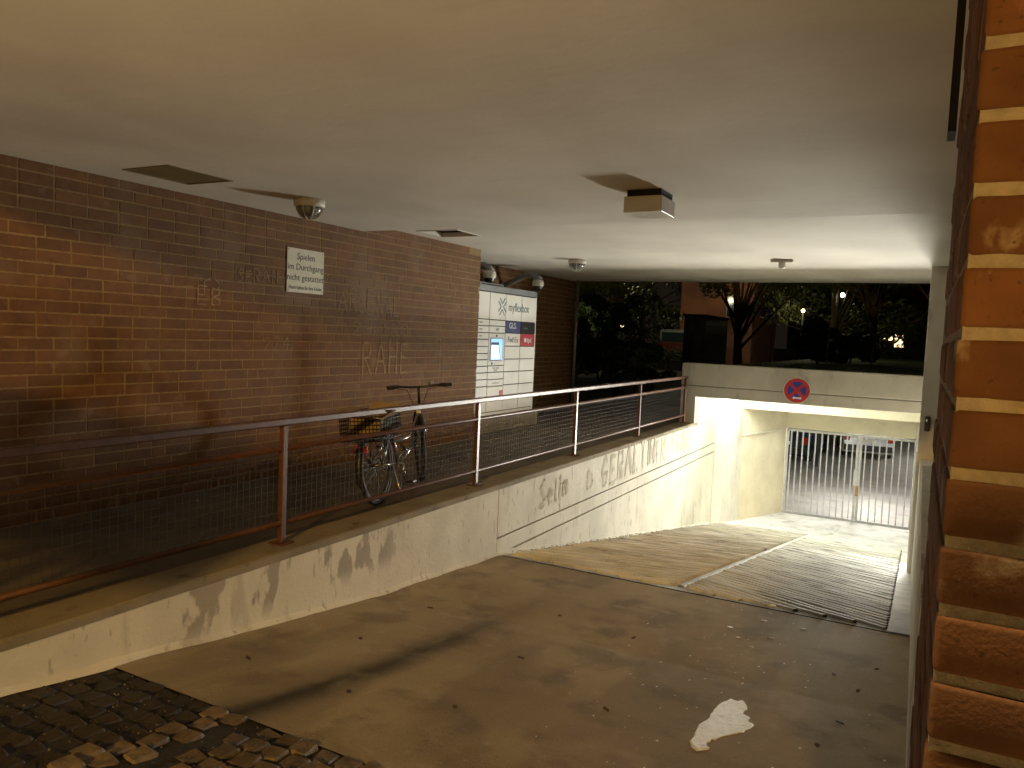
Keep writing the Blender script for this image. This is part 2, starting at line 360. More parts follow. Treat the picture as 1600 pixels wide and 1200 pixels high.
for n, (x, y) in enumerate(order):
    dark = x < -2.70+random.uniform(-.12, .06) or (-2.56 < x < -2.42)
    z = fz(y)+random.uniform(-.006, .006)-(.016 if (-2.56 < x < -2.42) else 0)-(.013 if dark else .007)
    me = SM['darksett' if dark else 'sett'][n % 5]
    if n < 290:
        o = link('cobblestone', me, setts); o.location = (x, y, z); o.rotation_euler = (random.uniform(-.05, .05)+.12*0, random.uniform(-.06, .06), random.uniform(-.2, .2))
    else:
        k = [Vector(v.co)+Vector((x, y, z)) for v in me.vertices]; rest.add(k, [tuple(p.vertices) for p in me.polygons])
if rest.v: rest.build('cobblestones_beyond', 'sett', setts, fix=False, stuff=True)

# herringbone ribs of the ramp
random.seed(11)
SL = .62
def rib(xa, ya, xb, yb, n=7):
    b = MB(); d = Vector((xb-xa, yb-ya, 0)).normalized(); w = Vector((-d.y, d.x, 0)); vs = []; fs = []
    for i in range(n):
        t = i/(n-1); x = xa+(xb-xa)*t; y = ya+(yb-ya)*t; h = .028+random.uniform(-.010, .005); ww = .034+random.uniform(-.006, .006)
        for o_, hh in ((-ww, -.004), (-ww*.6, h), (ww*.6, h*random.uniform(.8, 1)), (ww, -.004)):
            p = Vector((x, y, 0))+w*o_; vs.append((p.x, p.y, fz(p.y)+hh))
    for i in range(n-1):
        for k in range(3): fs.append((i*4+k, i*4+k+1, (i+1)*4+k+1, (i+1)*4+k))
    b.add(vs, fs); return b.build('ramp_rib', 'ramp', ramp)
pitch = .136; cxl, cxr = -1.80, -1.69
for side in (-1, 1):
    xo, xi = (LX+.09, cxl) if side < 0 else (-.10, cxr)
    y = 6.5-SL*abs(xi-xo)
    while y < 15.6:
        ya, yb = y, y+SL*abs(xi-xo); xa = xo
        if ya < 6.47:
            t = (6.47-ya)/(yb-ya); xa = xo+(xi-xo)*t; ya = 6.47
        xb = xi
        if yb > 16.3:
            t = (16.3-ya)/(yb-ya); xb = xa+(xb-xa)*t; yb = 16.3
        if abs(xb-xa) > .12: rib(xa, ya, xb, yb)
        y += pitch
b = MB(); ys = [6.6+i*.6 for i in range(21)]
vs = []
for y in ys:
    x = -1.745 if y < 15.5 else -1.745+(y-15.5)*.11
    for dx, h in ((-.035, -.004), (-.02, .014), (.02, .014), (.035, -.004)): vs.append((x+dx, y, fz(y)+h))
b.add(vs, [(i*4+k, i*4+k+1, (i+1)*4+k+1, (i+1)*4+k) for i in range(len(ys)-1) for k in range(3)])
b.build('centre_bead', 'ramp', ramp)

# ------------------------------------------------------------------ ramp side wall (left) with its ledge, grooves and joints
rw = thing('retaining_wall', 'long whitewashed concrete wall beside the ramp below the railing', 'wall', (LX, 0, 0))
def at(o, mbuild): # build in world coordinates, then re-base on the parent
    o.matrix_parent_inverse = o.parent.matrix_world.inverted() if False else Matrix.Translation(-Vector(o.parent.location)); return o
def part(b, name, m, par, smooth=False, stuff=False):
    o = b.build(name, m, par, smooth, stuff=stuff)
    root = par
    off = Vector((0, 0, 0))
    while root is not None: off += Vector(root.location); root = root.parent
    o.matrix_parent_inverse = Matrix.Translation(-Vector(par.location)) if par.parent is None else Matrix.Identity(4)
    return o
def wallpiece(y0, y1, z0f, z1, name='panel'):
    b = MB(); n = max(2, int((y1-y0)/.35)); vs = []; fs = []
    for i in range(n+1):
        y = y0+(y1-y0)*i/n; zb = z0f(y) if callable(z0f) else z0f; zt = z1(y) if callable(z1) else z1
        vs += [(LX-.26, y, zb), (LX, y, zb), (LX, y, zt), (LX-.26, y, zt)]
    for i in range(n):
        for k in range(4): fs.append((i*4+k, i*4+(k+1) % 4, (i+1)*4+(k+1) % 4, (i+1)*4+k))
    fs += [(0, 1, 2, 3), tuple(n*4+k for k in (3, 2, 1, 0))]
    b.add(vs, fs); return part(b, name, 'painted', rw)
low = lambda y: fz(y)-.4
wallpiece(-.2, 6.340, low, -.052)
wallpiece(6.358, 15.07, -.522, -.052)
wallpiece(6.358, 15.07, -.690, -.540)
wallpiece(6.45, 15.07, low, -.708)
wallpiece(13.66, 15.07, -.05, .72); wallpiece(15.095, 17.74, low, .72)
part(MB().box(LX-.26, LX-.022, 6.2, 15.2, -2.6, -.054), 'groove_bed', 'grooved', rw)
part(MB().box(LX-.25, LX-.03, 15.06, 15.11, -2.6, .7), 'joint_filler', 'gap', rw)
# coping with a rough cast edge
b = MB(); n = 60; vs = []; random.seed(5)
for i in range(n+1):
    y = -.2+(13.60+.2)*i/n; j = random.uniform(-.004, .004); j2 = random.uniform(-.006, .004)
    vs += [(LX-.268, y, -.06), (LX+.004+j, y, -.050), (LX+.003+j, y, -.008+j2*.5), (LX-.012+j, y, 0+j2*.3), (LX-.268, y, 0)]
b.add(vs, [(i*5+k, i*5+(k+1) % 5, (i+1)*5+(k+1) % 5, (i+1)*5+k) for i in range(n) for k in range(5)]+[(0, 1, 2, 3, 4)])
part(b, 'coping', 'ledge', rw)
# plaster fillet along the foot of the wall
b = MB(); n = 140; vs = []
for i in range(n+1):
    y = 1.0+(15.0-1.0)*i/n; w = .03+.035*noise.noise(Vector((y*2.1, 3, 0)))+random.uniform(0, .012); h = .035+.03*noise.noise(Vector((y*1.7, 8, 0)))
    w = max(w, .008); h = max(h, .008)
    vs += [(LX-.01, y, fz(y)+h), (LX+w*.45, y, fz(y)+h*.45), (LX+w, y, fz(y)-.004)]
b.add(vs, [(i*3+k, i*3+k+1, (i+1)*3+k+1, (i+1)*3+k) for i in range(n) for k in range(2)])
part(b, 'plaster_fillet', 'painted', rw)
# painted-over graffiti on the wall
LET = {'A': [[(0, 0), (.4, 1), (.8, 0)], [(.15, .4), (.65, .4)]], 'R': [[(0, 0), (0, 1), (.5, 1), (.6, .78), (.5, .55), (0, .5)], [(.2, .5), (.65, 0)]],
       'S': [[(.6, .85), (.35, 1), (.08, .8), (.3, .55), (.58, .3), (.35, 0), (0, .12)]], 'E': [[(.6, 1), (0, 1), (0, 0), (.6, 0)], [(0, .52), (.45, .52)]],
       'N': [[(0, 0), (0, 1), (.6, 0), (.6, 1)]], 'L': [[(0, 1), (0, 0), (.55, .03)]], '2': [[(.05, .8), (.3, 1), (.55, .75), (0, 0), (.6, 0)]],
       '0': [[(.3, 1), (.05, .75), (.05, .25), (.3, 0), (.55, .25), (.55, .75), (.3, 1)]], '8': [[(.3, .52), (.08, .75), (.3, 1), (.52, .75), (.3, .52), (.05, .25), (.3, 0), (.55, .25), (.3, .52)]],
       'V': [[(0, 1), (.35, 0), (.7, 1)]], 'H': [[(0, 0), (0, 1)], [(.6, 0), (.6, 1)], [(0, .5), (.6, .5)]], 'B': [[(0, 0), (0, 1), (.5, .9), (.45, .6), (0, .5), (.55, .35), (.5, .05), (0, 0)]],
       'e': [[(0, .3), (.45, .35), (.4, .55), (.15, .6), (0, .3), (.15, .02), (.45, .08)]], 'l': [[(.1, 1), (.1, 0), (.2, .02)]], 'i': [[(.1, .6), (.1, 0)], [(.1, .82), (.1, .86)]], 'n': [[(0, 0), (0, .6), (.3, .6), (.4, .4), (.4, 0)]],
       'D': [[(0, 0), (0, 1), (.45, .8), (.55, .4), (.4, .1), (0, 0)]], '-': [[(0, .5), (.4, .55)]], 'K': [[(0, 0), (0, 1)], [(.6, 1), (0, .5), (.6, 0)]], '4': [[(.5, 0), (.5, 1), (0, .4), (.7, .4)]], 'T': [[(.3, 0), (.3, 1)], [(0, 1), (.65, 1)]], 'I': [[(.1, 0), (.1, 1)]], 'G': [[(.6, .85), (.3, 1), (.02, .6), (.2, .05), (.55, .1), (.58, .45), (.3, .45)]], 'F': [[(.6, 1), (0, 1), (0, 0)], [(0, .52), (.45, .52)]]}
def writing(name, body, x, y0, z0, h, sy, m, par, w=.009, slope=0.0, jit=.05, off=.004, seed=1):
    random.seed(seed); b = MB(); y = y0
    for ch in body:
        y += random.uniform(-.05, .08)*sy; z0 += random.uniform(-.03, .03)*h; ls = random.uniform(.85, 1.12)
        if ch == ' ': y += .5*sy; continue
        wd = 0
        for st_ in LET[ch]:
            pts = []
            for i in range(len(st_)-1):
                for k in range(5):
                    t = k/4; pts.append((st_[i][0]+(st_[i+1][0]-st_[i][0])*t, st_[i][1]+(st_[i+1][1]-st_[i][1])*t))
            P = [(x, y+p[0]*sy+random.uniform(-jit, jit)*.25*h, z0+(y+p[0]*sy-y0)*slope+p[1]*h*ls+random.uniform(-jit, jit)*.3*h) for p in pts]
            b.ribbon(P, w, (1, 0, 0), off); off += .00012
            if m == 'smear':
                for rep_ in range(2):
                    q = random.uniform(-.035, .035)
                    P2 = [(p[0], p[1]+q+random.uniform(-.012, .012), p[2]+q*.5+random.uniform(-.012, .012)) for p in P[random.randint(0, 2):len(P)-random.randint(0, 2)]]
                    if len(P2) > 2: b.ribbon(P2, w*random.uniform(.3, .7), (1, 0, 0), off); off += .00012
                p = random.choice(P); L_ = random.uniform(.04, .16)
                b.ribbon([(p[0], p[1]+random.uniform(-.004, .004), p[2]-L_*k/4) for k in range(5)], w*random.uniform(.15, .5), (1, 0, 0), off); off += .00012
            wd = max(wd, max(p[0] for p in st_))
        y += (wd+.35)*sy
    return part(b, name, m, par)
writing('painted_over_graffiti', 'Selin', LX, 7.25, -.42, .27, .22, 'smear', rw, w=.035, slope=0.06, off=.003)
writing('painted_over_graffiti', 'D', LX, 8.55, -.42, .26, .30, 'smear', rw, w=.035, off=.003, seed=2)
writing('painted_over_graffiti', 'GERALTIN', LX, 9.05, -.47, .40, .30, 'smear', rw, w=.055, slope=.03, off=.003, seed=3)
writing('painted_over_graffiti', '4K', LX, 11.15, -.46, .40, .36, 'smear', rw, w=.05, off=.003, seed=4)
writing('painted_over_graffiti', 'TG REI', LX, 12.05, -.40, .30, .27, 'smear', rw, w=.05, off=.003, seed=5)

# ------------------------------------------------------------------ brick wall (left)
def brick_mesh(L, D, H, c=.0018):
    return MB().cbox(-D, 0, -L/2, L/2, -H/2, H/2, c)     # face at x=0
BH, CO = .0735, .0855
def brick_run(y0, y1, seed, zt):
    random.seed(seed); out = []
    rows = int((zt)/CO)+1
    for r in range(rows):
        y = y0; first = True; z = r*CO+.006+BH/2
        while y < y1-.03:
            L = .228 if random.random() > .13 else .108
            if first: L = (.228, .108, .168)[(r*2+random.randint(0, 1)) % 3]; first = False
            L = min(L, y1-y)
            h = min(BH, zt-.002-(z-BH/2))
            if L > .05 and h > .02: out.append((y+L/2, z-BH/2+h/2, L, h))
            y += L+.012
    return out
bw = thing('brick_wall', 'long brown brick wall with chalk scrawls along the left of the passage', 'wall', (WX, 0, 0))
part(MB().box(WX-.24, WX-.0030, 1.0, 8.911, -.05, CZ1-.001), 'mortar_core', 'mortar', bw)
part(MB().box(WX-.24, WX-.0033, 6.46, 8.912, CZ1, CZ2-.002), 'mortar_core', 'mortar', bw)
runs = brick_run(1.02, 8.915, 21, CZ1)
runs += [(y, z+0, L, h) for (y, z, L, h) in [(6.58+i*.24, CZ1+.045, .228, .0735) for i in range(9)]]
cand = sorted([q for q in runs if q[0] > 2.85 and abs(q[2]-.228) < .001 or q[0] > 2.85 and abs(q[2]-.108) < .001], key=lambda q: q[0])
ok = [q for q in cand if abs(q[3]-BH) < .001][:296]
oks = set(ok)
mS = brick_mesh(.228, .1, BH).mesh('brick', 'brick'); mH = brick_mesh(.108, .1, BH).mesh('brick', 'brick')
random.seed(4)
for y, z, L, h in ok:
    o = link('brick', mS if L > .2 else mH, bw); o.location = (random.uniform(-.0012, .0004), y+random.uniform(-.002, .002), z+random.uniform(-.0015, .0015)); o.rotation_euler.z = random.uniform(-.002, .002)
b = MB()
for q in runs:
    if q in oks: continue
    y, z, L, h = q; dx = random.uniform(-.0012, .0004); b.cbox(WX-.1, WX+dx, y-L/2, y+L/2, z-h/2, z+h/2, .0018)
part(b, 'brickwork', 'brick', bw, stuff=True)
writing('chalk_writing', 'ARSENAL', WX, 6.10, 1.60, .24, .155, 'chalk', bw, w=.010, slope=-.02, seed=8)
writing('chalk_writing', '2-080', WX, 6.32, 1.36, .17, .24, 'chalk', bw, w=.009, slope=-.01, seed=9)
writing('chalk_writing', 'RAHE', WX, 6.50, .93, .35, .22, 'chalk', bw, w=.022, slope=0, seed=10)
writing('chalk_writing', 'EB', WX, 4.36, 1.58, .15, .15, 'chalk', bw, w=.012, seed=12)
writing('chalk_writing', '-0', WX, 4.20, 1.62, .18, .3, 'chalk', bw, w=.008, seed=13)
writing('chalk_writing', 'SERAN', WX, 4.78, 1.80, .11, .10, 'chalk', bw, w=.009, slope=.05, seed=14)
writing('chalk_writing', 'TL', WX, 7.95, .78, .55, .12, 'chalk', bw, w=.010, seed=15)
writing('chalk_writing', '224', WX, 5.1, 1.20, .12, .12, 'chalk', bw, w=.008, seed=16)

# recessed rear brick wall behind the parcel locker
rb = thing('brick_wall', 'dark recessed brick wall behind the white parcel locker', 'wall', (-6.30, 0, 0))
part(MB().box(-6.5, -6.305, 8.70, 14.30, -.05, CZ2-.002), 'mortar_core', 'mortar', rb)
part(MB().box(-6.304, WX-.25, 8.66, 8.89, -.05, CZ2-.003), 'return_wall', 'mortar', rb)
b = MB()
for y, z, L, h in brick_run(8.92, 14.28, 33, CZ2-.002): b.cbox(-6.4, -6.30+random.uniform(-.003, .001), y-L/2, y+L/2, z-h/2, z+h/2, .005)
part(b, 'brickwork', 'brick', rb, stuff=True)

# ------------------------------------------------------------------ brick pillar (right, very near)
PX, PY, PY2 = .036, 1.07, 2.12
pl = thing('brick_pillar', 'orange brick pillar with thick pale mortar joints at the right edge', 'pillar', (PX, PY, 0))
part(MB().box(PX+.004, .76, PY+.003, PY2-.010, -.4, CZ1-.001), 'mortar_core', 'pillar_mortar', pl)
def rough_brick(LX_, LY_, seed):
    bm = bmesh.new(); bmesh.ops.create_cube(bm, size=1); h = .0735
    for v in bm.verts: v.co = (v.co.x*LX_, v.co.y*LY_, v.co.z*h)
    bmesh.ops.subdivide_edges(bm, edges=[e for e in bm.edges if e.calc_length() > .1], cuts=5, use_grid_fill=True)
    bmesh.ops.bevel(bm, geom=[e for e in bm.edges if len(e.link_faces) == 2 and e.calc_face_angle(0) > 1], offset=.008, segments=2, affect='EDGES', profile=.6)
    for v in bm.verts:
        n_ = noise.noise(v.co*22+Vector((seed*3.1, 0, 0))); v.co += Vector((v.co.x/LX_, v.co.y/LY_, v.co.z/h)).normalized()*n_*.0018
    me = bpy.data.meshes.new('brick'); bm.to_mesh(me); bm.free(); me.materials.append(M['pillar_brick'])
    for p in me.polygons: p.use_smooth = True
    return me
VA = [rough_brick(.228, .108, i) for i in range(4)]; VB = [rough_brick(.108, .228, i+7) for i in range(4)]
random.seed(9)
zoff = 1.552*1.0   # joint height taken as a course line
z0 = (1.45+(1.552-1.45)*1.07) % CO - 4*CO
r = 0
while z0+(r+1)*CO < CZ1+.06:
    z = z0+r*CO+.006+BH/2
    if z+BH/2 > CZ1-.002: break
    if r % 2:
        items = [(PX+.114, PY+.054, 0), (PX+.354, PY+.054, 0), (PX+.594, PY+.054, 0)]+[(PX+.054, PY+.108+.012+.114+.24*k, 1) for k in range(3)]
    else:
        items = [(PX+.054, PY+.114, 1), (PX+.108+.012+.114, PY+.054, 0), (PX+.108+.012+.354, PY+.054, 0)]+[(PX+.054, PY+.24+.114+.24*k, 1) for k in range(3)]
    for x, y, t in items:
        o = link('brick', random.choice(VB if t else VA), pl); o.location = (x-PX+random.uniform(-.0015, .0015), y-PY+random.uniform(-.0015, .0015), z); o.rotation_euler.y = random.choice((0, math.pi)); o.rotation_euler.z = random.choice((0, math.pi))+random.uniform(-.006, .006)
    r += 1
tag(MB().box(.016, .034, 2.16, 2.26, 1.985, CZ1-.003).build('dark_metal_strip', 'blackmatt'), 'narrow dark metal strip hanging from the ceiling behind the brick pillar', 'metal strip')

# ------------------------------------------------------------------ ceiling with step and openings
cl = link('ceiling', None); struct(cl)
def slab(x0, x1, y0, y1, z0, z1, holes, m, par, name='soffit'):
    xs = sorted(set([x0, x1]+[h[0] for h in holes]+[h[1] for h in holes])); ys = sorted(set([y0, y1]+[h[2] for h in holes]+[h[3] for h in holes]))
    b = MB()
    for i in range(len(xs)-1):
        for j in range(len(ys)-1):
            cx_, cy_ = (xs[i]+xs[i+1])/2, (ys[j]+ys[j+1])/2
            if any(h[0] < cx_ < h[1] and h[2] < cy_ < h[3] for h in holes): continue
            b.add([(xs[i], ys[j], z0), (xs[i], ys[j+1], z0), (xs[i+1], ys[j+1], z0), (xs[i+1], ys[j], z0)], [(0, 1, 2, 3)])
    for h in holes:
        xa, xb, ya, yb = h; zt = z0+.22
        b.add([(xa, ya, z0), (xb, ya, z0), (xb, yb, z0), (xa, yb, z0), (xa, ya, zt), (xb, ya, zt), (xb, yb, zt), (xa, yb, zt)], [(0, 1, 5, 4), (1, 2, 6, 5), (2, 3, 7, 6), (3, 0, 4, 7)])
    b.add([(x0, y0, z0), (x1, y0, z0), (x1, y1, z0), (x0, y1, z0), (x0, y0, z1), (x1, y0, z1), (x1, y1, z1), (x0, y1, z1)], [(4, 5, 6, 7), (0, 1, 5, 4), (1, 2, 6, 5), (2, 3, 7, 6), (3, 0, 4, 7)])
    return b.build(name, m, par, fix=False)
H1 = (-4.95, -4.49, 3.43, 3.95); H2 = (-5.10, -4.58, 7.13, 7.60)
slab(-6.5, 3.4, .98, 6.45, CZ1, 3.6, [H1], 'ceiling', cl)
slab(-6.5, 3.4, 6.452, 14.30, CZ2, 3.6, [H2], 'ceiling', cl)
v = thing('ceiling_vent', 'flat olive vent grille set in the near ceiling close to the brick wall', 'vent', (-4.72, 3.69, CZ1))
part(MB().box(H1[0]+.002, H1[1]-.002, H1[2]+.002, H1[3]-.002, CZ1+.016, CZ1+.02), 'backing', 'vent', v)
b = MB()
for i in range(22):
    y = H1[2]+.012+i*(.52-.02)/21.5; v_ = part(MB().prism([(y, CZ1+.001), (y+.019, CZ1+.001), (y+.021, CZ1+.012), (y+.002, CZ1+.012)], 'x', H1[0]+.01, H1[1]-.01), 'slat', 'vent', v)
b = MB(); x0, x1, y0, y1 = H1
b.box(x0-.012, x0+.008, y0-.012, y1+.012, CZ1-.004, CZ1+.003); b.box(x1-.008, x1+.012, y0-.012, y1+.012, CZ1-.004, CZ1+.003); b.box(x0+.009, x1-.009, y0-.012, y0+.008, CZ1-.004, CZ1+.003); b.box(x0+.009, x1-.009, y1-.008, y1+.012, CZ1-.004, CZ1+.003)
part(b, 'frame', 'vent', v)
v = thing('ceiling_hatch', 'open black hatch in the ceiling above the brick wall corner', 'hatch', (-4.84, 7.36, CZ2))
part(MB().box(H2[0]+.003, H2[1]-.003, H2[2]+.003, H2[3]-.003, CZ2+.19, CZ2+.21), 'back_panel', 'blackmatt', v)
x0, x1, y0, y1 = H2; b = MB()
b.box(x0-.015, x0+.002, y0-.015, y1+.015, CZ2-.008, CZ2+.04); b.box(x1-.002, x1+.015, y0-.015, y1+.015, CZ2-.008, CZ2+.04); b.box(x0+.003, x1-.003, y0-.015, y0+.002, CZ2-.008, CZ2+.04); b.box(x0+.003, x1-.003, y1-.002, y1+.015, CZ2-.008, CZ2+.04)
part(b, 'rim', 'lampwhite', v)
b = MB(); b.box(x0+.0025, x0+.006, y0+.004, y1-.004, CZ2+.041, CZ2+.189); b.box(x1-.006, x1-.0025, y0+.004, y1-.004, CZ2+.041, CZ2+.189); b.box(x0+.007, x1-.007, y0+.003, y0+.006, CZ2+.041, CZ2+.189); b.box(x0+.007, x1-.007, y1-.006, y1-.003, CZ2+.041, CZ2+.189)
part(b, 'shade_liner', 'blackmatt', v)  # black lining added to stand in for shade inside the open hatch

# ceiling fittings
def dome(x, y, cz, r, label, m='glassdome'):
    t = thing('dome_lamp', label, 'lamp', (x, y, cz), group='round lamps under the ceiling')
    part(MB().lathe([(0, cz-.001), (r, cz-.001), (r, cz-.05), (r*.93, cz-.062), (r*.86, cz-.062)], (x, y, 0), 28), 'rim', 'lampwhite', t, True)
    pr = [(r*.86*math.cos(a), cz-.062-r*.75*math.sin(a)) for a in [i*math.pi/2/8 for i in range(9)]]
    part(MB().lathe(pr, (x, y, 0), 28), 'glass_dome', m, t, True)
    part(MB().lathe([(0, cz-.03), (r*.6, cz-.03), (r*.5, cz-.12), (0, cz-.13)], (x, y, 0), 20), 'inner_housing', 'grey', t, True)
    b = MB()
    for k in range(4):
        a0 = k*math.pi/4+.3
        b.tube([(x+r*.9*math.cos(a)*math.cos(a0), y+r*.9*math.cos(a)*math.sin(a0), cz-.062-r*.8*math.sin(a)) for a in [i*math.pi/12 for i in range(13)]], .004, 5)
    part(b, 'wire_guard', 'lampwhite', t)
    return t
dome(-4.48, 4.74, CZ1, .125, 'unlit round dome lamp on the near ceiling close to the brick wall')
dome(-4.50, 10.25, CZ2, .13, 'small round dome lamp under the far ceiling in front of the parcel locker')
t = thing('box_lamp', 'unlit square box lamp in the middle of the ceiling', 'lamp', (-1.74, 5.2, CZ1))
part(MB().box(-1.86, -1.62, 5.03, 5.29, CZ1-.045, CZ1-.001), 'mounting_base', 'blackmatt', t)
part(MB().cbox(-1.875, -1.605, 5.01, 5.31, CZ1-.155, CZ1-.048, .003), 'diffuser', 'lampwhite', t)
t = thing('motion_sensor', 'small white motion sensor on the far ceiling above the ramp', 'sensor', (-1.69, 10.45, CZ2))
part(MB().cbox(-1.83, -1.55, 10.40, 10.50, CZ2-.04, CZ2-.001, .01), 'base', 'lampwhite', t)
part(MB().lathe([(0, CZ2-.12), (.03, CZ2-.115), (.045, CZ2-.09), (.04, CZ2-.042), (0, CZ2-.041)], (-1.69, 10.44, 0), 16), 'sensor_head', 'lampwhite', t, True)

# notice on the brick wall
t = thing('notice_sign', 'white notice plate with black German lettering on the brick wall', 'sign', (WX, 5.6, 1.96))
part(MB().cbox(WX+.003, WX+.009, 5.355, 5.855, 1.752, 2.172, .002), 'plate', 'signplate', t)
for i, (s_, sz) in enumerate((('Spielen', .088), ('im Durchgang', .088), ('nicht gestattet', .088), ('Eltern haften für ihre Kinder', .050))):
    o = text('lettering', s_, sz, 'signtext', t, wallX(WX+.0095, 5.605, (2.095, 1.995, 1.895, 1.80)[i]), sx=.98 if i < 3 else .78); o.matrix_parent_inverse = Matrix.Translation(-Vector(t.location))
for y in (5.375, 5.835):
    for z in (1.772, 2.152): part(MB().lathe([(0, WX+.012), (.006, WX+.0115), (.007, WX+.009)], (0, y, z), 8, 'x'), 'screw', 'grey', t)

# ------------------------------------------------------------------ railing
rl = thing('railing', 'brown steel railing with wire mesh along the ramp edge', 'railing', (RX, 6, 0))
part(MB().cbox(RX-.026, RX+.026, -.3, 13.36, .785, .832, .008), 'top_rail', 'rail', rl)
part(MB().tube([(RX, -.3, .632), (RX, 13.38, .632)], .019, 10), 'middle_rail', 'rail', rl, True)
part(MB().tube([(RX, -.3, .137), (RX, 13.38, .137)], .017, 10), 'bottom_rail', 'rail', rl, True)
posts = [1.30, 3.68, 6.16, 8.48, 10.85, 13.30]
for y in posts:
    p = part(MB().cbox(RX-.02, RX+.02, y-.022, y+.022, .008, .784, .004), 'post', 'rail', rl)
    part(MB().cbox(RX-.06, RX+.06, y-.06, y+.06, .0005, .009, .002), 'base_plate', 'rail', rl)
for y0, y1 in zip([-.3]+posts, posts):
    b = MB(); n = int((y1-y0-.06)/.05); w = .0009
    for i in range(1, n+1):
        y = y0+.03+(y1-y0-.06)*i/(n+1); b.box(RX-.004-w, RX-.004+w, y-w, y+w, .150, .620)
    for k in range(10):
        z = .165+k*.0485; b.box(RX-.002, RX+.0012, y0+.024, y1-.024, z-w, z+w)
    part(b, 'mesh_panel', 'wire', rl, stuff=True)

# ------------------------------------------------------------------ garage portal
gp = thing('garage_portal', 'weathered concrete garage entrance beam and piers at the ramp foot', 'garage entrance', (-1.7, 13.42, -1))
YB_ = 13.42
part(MB().cbox(-3.763, .16, YB_, YB_+.26, .672, 1.062, .012), 'upper_beam', 'portal', gp)
part(MB().box(-3.75, .15, YB_+.012, YB_+.25, .655, .674), 'beam_groove', 'grooved', gp)
part(MB().cbox(-3.760, .155, YB_+.004, YB_+.255, .470, .658, .008), 'lower_beam', 'portal', gp)
part(MB().box(-3.757, LX-.003, YB_+.008, YB_+.24, -.02, .469), 'abutment', 'portal', gp)
part(MB().box(-3.75, .6, YB_+.262, 19.6, .735, .93), 'roof_slab', 'painted', gp)
part(MB().box(LX+.002, .13, 17.72, 17.98, -.02, .734), 'lintel', 'cream', gp)
# splayed inner wall between ramp and gate, back wall over the gate, right reveal
b = MB(); b.add([(LX-.01, 17.75, -2.9), (-2.79, 19.38, -2.9), (-2.79, 19.38, .73), (LX-.01, 17.75, .73), (LX-.25, 17.75, -2.9), (-2.79, 19.6, -2.9), (-2.79, 19.6, .73), (LX-.25, 17.75, .73)],
    [(0, 1, 2, 3), (5, 4, 7, 6), (4, 0, 3, 7), (1, 5, 6, 2), (3, 2, 6, 7), (0, 4, 5, 1)])
part(b, 'splayed_wall', 'cream', gp)
b = MB(); b.add([(LX+.006, 17.80, -.66), (-2.80, 19.375, -.60), (-2.80, 19.375, -.56), (LX+.006, 17.80, -.62), (LX+.03, 17.79, -.66), (-2.78, 19.35, -.60), (-2.78, 19.35, -.56), (LX+.03, 17.79, -.62)], [(4, 5, 6, 7), (0, 4, 7, 3), (3, 7, 6, 2), (0, 1, 5, 4), (1, 2, 6, 5), (0, 3, 2, 1)])
part(b, 'wall_rail', 'painted', gp)
part(MB().box(-2.789, .4, 19.40, 19.6, -.545, .73), 'gate_head_wall', 'cream', gp)
# right pier and wall
pr_ = thing('concrete_pier', 'tall pale concrete pier at the right edge of the ramp entrance', 'pier', (.2, 11.4, -1.6))
part(MB().cbox(.027, .45, 11.40, 11.62, fz(11.4)-.1, CZ2-.003, .008), 'shaft', 'portal', pr_)
for bx_ in ((.32, .45, 11.625, 16.6, -3, .73), (.045, .45, 16.6, 19.58, -3, .73)): part(MB().box(*bx_), 'inner_wall', 'painted', pr_)
part(MB().cbox(.004, .042, 12.2, 12.26, fz(12.2), .40, .004), 'guide_post', 'steel', pr_)
part(MB().cbox(.012, .0265, 11.42, 11.50, fz(11.4)+.01, .10, .003), 'edge_guard', 'white', pr_)
rw2 = thing('retaining_wall', 'low whitewashed wall between the brick pillar and the pale pier', 'wall', (.2, 8, -1))
b = MB(); b.prism([(2.14, -.7), (6.4, -1.1), (11.39, -2.0), (11.39, .02), (8.2, .10), (7.6, .45), (2.14, .45)], 'x', .062, .34); part(b, 'panel', 'painted', rw2)
# smooth margin kerb
ob = MB(); vs = []; ys = [6.36+i*.35 for i in range(15)]
for y in ys: vs += [(-.10, y, fz(y)-.02), (-.095, y, fz(y)+.012), (.06, y, fz(y)+.018), (.06, y, fz(y)-.02)]
ob.add(vs, [(i*4+k, i*4+(k+1) % 4, (i+1)*4+(k+1) % 4, (i+1)*4+k) for i in range(len(ys)-1) for k in range(4)]+[(0, 1, 2, 3), (56, 59, 58, 57)])
tag(ob.build('kerb', 'ramp'), 'smooth low concrete kerb along the right edge of the ribbed ramp', 'kerb')
# key switch
t = thing('key_switch', 'small black key switch box fixed to the pale pier', 'switch', (.1, 11.39, .5))
part(MB().cbox(.082, .148, 11.34, 11.398, .40, .60, .012), 'housing', 'black', t)
part(MB().lathe([(0, 11.325), (.016, 11.327), (.018, 11.339)], (.112, 0, .545), 14, 'y'), 'key_cylinder', 'chrome', t, True)
part(MB().box(.045, .081, 11.36, 11.375, .53, .545), 'bracket', 'chrome', t)
